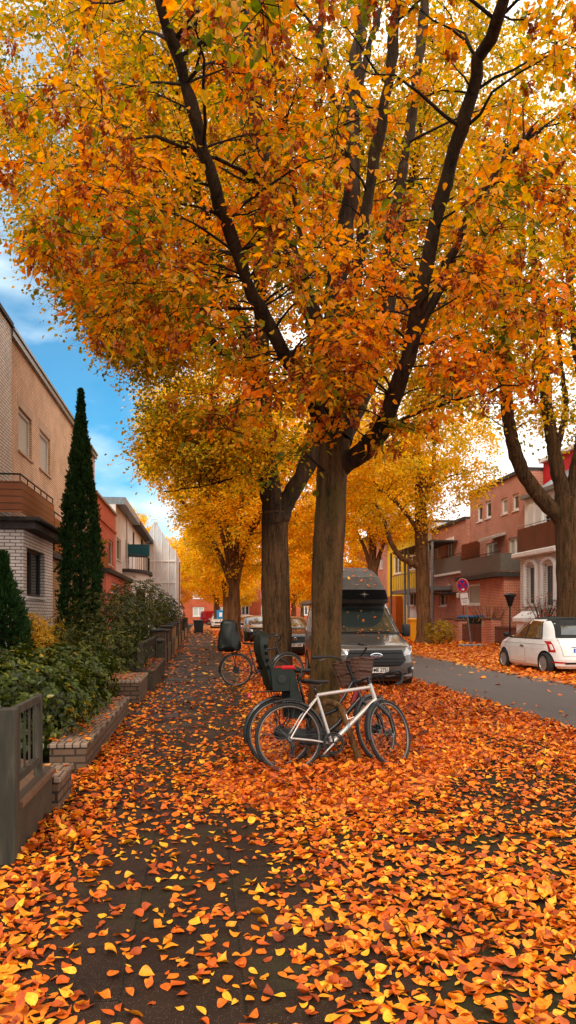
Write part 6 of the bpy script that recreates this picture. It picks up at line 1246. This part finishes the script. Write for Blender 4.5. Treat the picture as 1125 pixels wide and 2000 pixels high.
    if P.get('rack'):
        b = MB(); zt = 2*Rw+.07
        for s_ in (-1, 1): b.tube([(.18, s_*.045, zt-.03), (.10, s_*.06, zt), (-.28, s_*.06, zt), (-.30, s_*.0, zt)], .006, 6); b.tube([(-.02, s_*.065, Rw+.02), (-.02, s_*.075, Rw+.25), (.02, s_*.06, zt)], .005, 6); b.tube([(.01, s_*.065, Rw+.02), (-.10, s_*.07, zt)], .005, 6)
        for x in (.05, -.06, -.17, -.26): b.tube([(x, -.06, zt), (x, .06, zt)], .004, 5)
        k_ = b.build('rack', MT['matt_black'], r_); MB().box((-.34, -.05, zt-.06), (-.30, .05, zt-.01), bev=.008).build('rear_light', MT['tail'], k_)
    return r_, sf_, sp
def place(r_, pr, dr, pf, df, lean):
    a = W(pr, dr, z=0); c = W(pf, df, z=0); d = c-a; r_.location = (a.x, a.y, 0); r_.rotation_euler = (R(lean), 0, math.atan2(d.y, d.x)); return r_
r_, sf_, sp = bicycle('silver bicycle at the front of the pair leaning by the nearest tree', dict(frame='alu', steer=31, tube=(.019, .030, .0165), saddle=(.285, 0, .90), crank=222, fenders=True, rf=100, ff=(95, 190), ring=.088, guard=True, derailleur=True,
        bar_end=True, bw=.27, back=.0, up=.0, rise=.05, reach=.06, rim='rimgrey', hub=(.026, .03)))
b = MB(); b.torus((0, 0, .35), .375, .016, n=26, m=6, a0=R(70), a1=R(112), squash=2.2); b.build('rear_guard', MT['matt_black'], r_, True)
b = MB(); b.tube([(.62, -.04, .46), (.60, -.055, .51), (.585, -.05, .56)], .006, 6); b.tube([(.60, -.055, .51), (.67, -.05, .53)], .006, 6); b.tube([(.62, -.04, .46), (.585, -.045, .40)], .006, 6); b.build('bottle_cage', MT['chrome'], r_)
place(r_, 567, 7.22, 768, 7.52, -7); r_.location.z = -.012
r2_, sf2, sp2 = bicycle('black step through bicycle with wicker basket and child seat', dict(frame='matt_black', step=True, steer=36, R=.352, wb=1.08, st=(.27, 0, .62), ht=(.80, 0, .90), hb=(.875, 0, .68), saddle=(.20, 0, .99), fenders=True, rf=195, ff=(60, 165), rack=True,
        cruiser=True, up=.10, rise=.16, reach=.05, chaincase=True, hub=(.05, .042), crank=20, rim='rimgrey'))
b = MB(); b.tube([(.845, -.0, .77), (.80, -.0, .65)], [.0285, .0285], 12); b.build('decal', MT['dark_red'], r2_)
# basket hung on the bars
b = MB(); o_ = sp2+Vector((.12, .06, -.035)); rings = []
for z, k in ((-.20, .72), (-.10, .86), (0, .98), (.045, 1.03), (.045, .96), (-.19, .66)): rings.append([o_+Vector((.14*k*dx, .19*k*dy, z)) for dx, dy in ((-1, -.7), (-.75, -1), (.75, -1), (1, -.7), (1, .7), (.75, 1), (-.75, 1), (-1, .7))])
b.loft(rings); b.xf(sf2); bk = b.build('basket', MT['wicker'], r2_); b = MB()
for z, k in ((.05, 1.03), (-.195, .74), (-.075, .92)): b.tube([tuple(o_+Vector((.14*k*dx, .19*k*dy, z))) for dx, dy in ((-1, -.7), (-.75, -1), (.75, -1), (1, -.7), (1, .7), (.75, 1), (-.75, 1), (-1, .7), (-1, -.7))], .012, 6)
for i in range(10):
    for k_ in (-1, 1): y = (-.9+.2*i)*.19; b.tube([tuple(o_+Vector((k_*.14*.74, y*.72, -.2))), tuple(o_+Vector((k_*.145*1.03, y, .05)))], .005, 4)
b.xf(sf2); b.build('basket_rim', MT['wicker'], bk)
# child seat over the rear wheel
b = MB(); rings = []
for z, x, hw, dp in ((.80, -.10, .10, .08), (.86, -.13, .13, .11), (.96, -.15, .14, .09), (1.05, -.18, .14, .04), (1.14, -.21, .135, .03), (1.23, -.225, .15, .08), (1.31, -.22, .14, .09), (1.36, -.205, .10, .07), (1.385, -.19, .05, .04)):
    rings.append([(x-.02, -hw*.5, z), (x+.005, -hw, z), (x+dp, -hw*1.03, z), (x+dp, -hw*.90, z), (x+.02, -hw*.82, z), (x+.02, hw*.82, z), (x+dp, hw*.90, z), (x+dp, hw*1.03, z), (x+.005, hw, z), (x-.02, hw*.5, z)])
b.loft(rings); cs = b.build('child_seat', MT['seat_green'], r2_, True, 50)
b = MB()
for z in (1.0, 1.07, 1.14, 1.21): b.box((-.215-.25*(z-1.0)*.5, -.05, z), (-.185-.02*(z-1.0), .05, z+.03)); b.box((-.16-.1*(z-1), -.158, z), (-.13-.1*(z-1), -.150, z+.035))
b.build('vent_slots', MT['ink'], cs); b = MB()
for s_ in (-1, 1): b.tube([(-.15, s_*.05, 1.22), (-.10, s_*.055, 1.10), (-.06, s_*.05, .98), (.02, 0, .90)], .012, 5, flat=.5)
b.build('harness', MT['trim'], cs)
b = MB(); b.box((-.12, -.13, .80), (.10, .13, .87), bev=.03); b.loft([[(-.10, y, .78), (.10, y, .78), (.15, y, .88), (.12, y, .99), (.0, y, 1.02), (-.12, y, 1.0)] for y in (-.165, -.125)]); b.loft([[(-.10, y, .78), (.10, y, .78), (.15, y, .88), (.12, y, .99), (.0, y, 1.02), (-.12, y, 1.0)] for y in (.125, .165)])
b.build('seat_pan', MT['seat_green'], cs)
for s_ in (-1, 1):
    b = MB(); b.loft([[(.08, s_*.15+o_, .93), (.14, s_*.15+o_, .90), (.19, s_*.16+o_, .70), (.27, s_*.17+o_, .52), (.25, s_*.17+o_, .50), (.08, s_*.17+o_, .50), (.07, s_*.16+o_, .66)] for o_ in (-.02, .02)]); b.build('leg_guard', MT['seat_green'], cs)
MB().box((-.02, -.175, .985), (.14, -.115, 1.035), bev=.02).build('red_pad', MT['red_pad'], cs); MB().box((-.02, .115, .985), (.14, .175, 1.035), bev=.02).build('red_pad', MT['red_pad'], cs)
b = MB(); b.cyl((-.01, -.166, .90), (-.01, -.180, .90), .045, 18); b.build('pivot_cap', MT['black_plastic'], cs, True, 40)
b = MB(); b.tube([(.14, -.14, 1.02), (.20, -.13, 1.0), (.21, -.13, .93), (.17, -.14, .88)], .012, 6); b.tube([(.14, .14, 1.02), (.20, .13, 1.0), (.21, .13, .93), (.17, .14, .88)], .012, 6); b.tube([(.02, -.03, .79), (.15, -.03, .74), (.25, 0, .66)], .01, 6); b.tube([(.02, .03, .79), (.15, .03, .74), (.25, 0, .66)], .01, 6); b.build('seat_bracket', MT['black_plastic'], cs, True)
place(r2_, 548, 7.52, 741, 7.78, -5); r2_.location.z = -.01
# bicycle with a covered seat further up the path
r3_, sf3, sp3 = bicycle('black bicycle with a child seat under a dark rain cover by the forked linden', dict(frame='matt_black', steer=10, rim='rimgrey', saddle=(.27, 0, .93), fenders=True, rf=190, rack=True, cruiser=True, up=.10, rise=.12, hub=(.05, .045), R=.355, wb=1.12))
b = MB(); rings = []
for i, z in enumerate(np.linspace(.78, 1.43, 14)):
    f = i/13; k = (1.0-.34*f**1.6) if f < .93 else .52; ring = []
    for j in range(22): a = 2*math.pi*j/22; fold = 1+.13*math.sin(a*5+2.4*math.sin(f*4))*(1-.5*f)+.06*math.sin(a*11+f*9)+.10*math.sin(a+2)*f; ring.append((-.16-.02*f+.235*k*fold*math.copysign(abs(math.cos(a))**.7, math.cos(a)), .19*k*fold*math.copysign(abs(math.sin(a))**.7, math.sin(a)), z+.04*math.sin(a*3)*(1-f)))
    rings.append(ring)
b.loft(rings); b.build('rain_cover', mat('dark rain cover', (.010, .012, .010), .45, var=.3, scale=7), r3_, True)
place(r3_, 461, 15.9, 562, 15.9, -4)
for lb, px, d, rz, mm in (('bicycle parked across the path edge behind the covered one, left of the first golden trunk', 446, 34, 70, 'matt_black'),):
    r4_, _, _ = bicycle(lb, dict(frame=mm, steer=5, rack=True, cruiser=True, up=.08, rise=.1)); q = W(px, d, z=0); r4_.location = (q.x, q.y, 0); r4_.rotation_euler = (R(-4), 0, R(rz))
# bent tube guard the two bicycles lean on
g0 = W(593, 7.62, z=0); g1_ = W(712, 7.62, z=0); lft = thing('tree_guard', 'brown bent tube hoop behind the silver bicycle frame, guarding the nearest trunk', 'tree guard', (g0.x, g0.y, 0))
gp = lambda px, py, d=7.62: tuple(W(px, d, py=py)); pts = [gp(592, 1515), gp(600, 1470), gp(614, 1410), gp(622, 1383, 7.7), gp(640, 1371, 7.75), gp(660, 1378, 7.7), gp(672, 1395), gp(686, 1440), gp(712, 1512)]
MB().tube([tuple(x) for x in catmull(pts, .04)], .034, 12).build('hoop', MT['bark_tan'], lft, True)
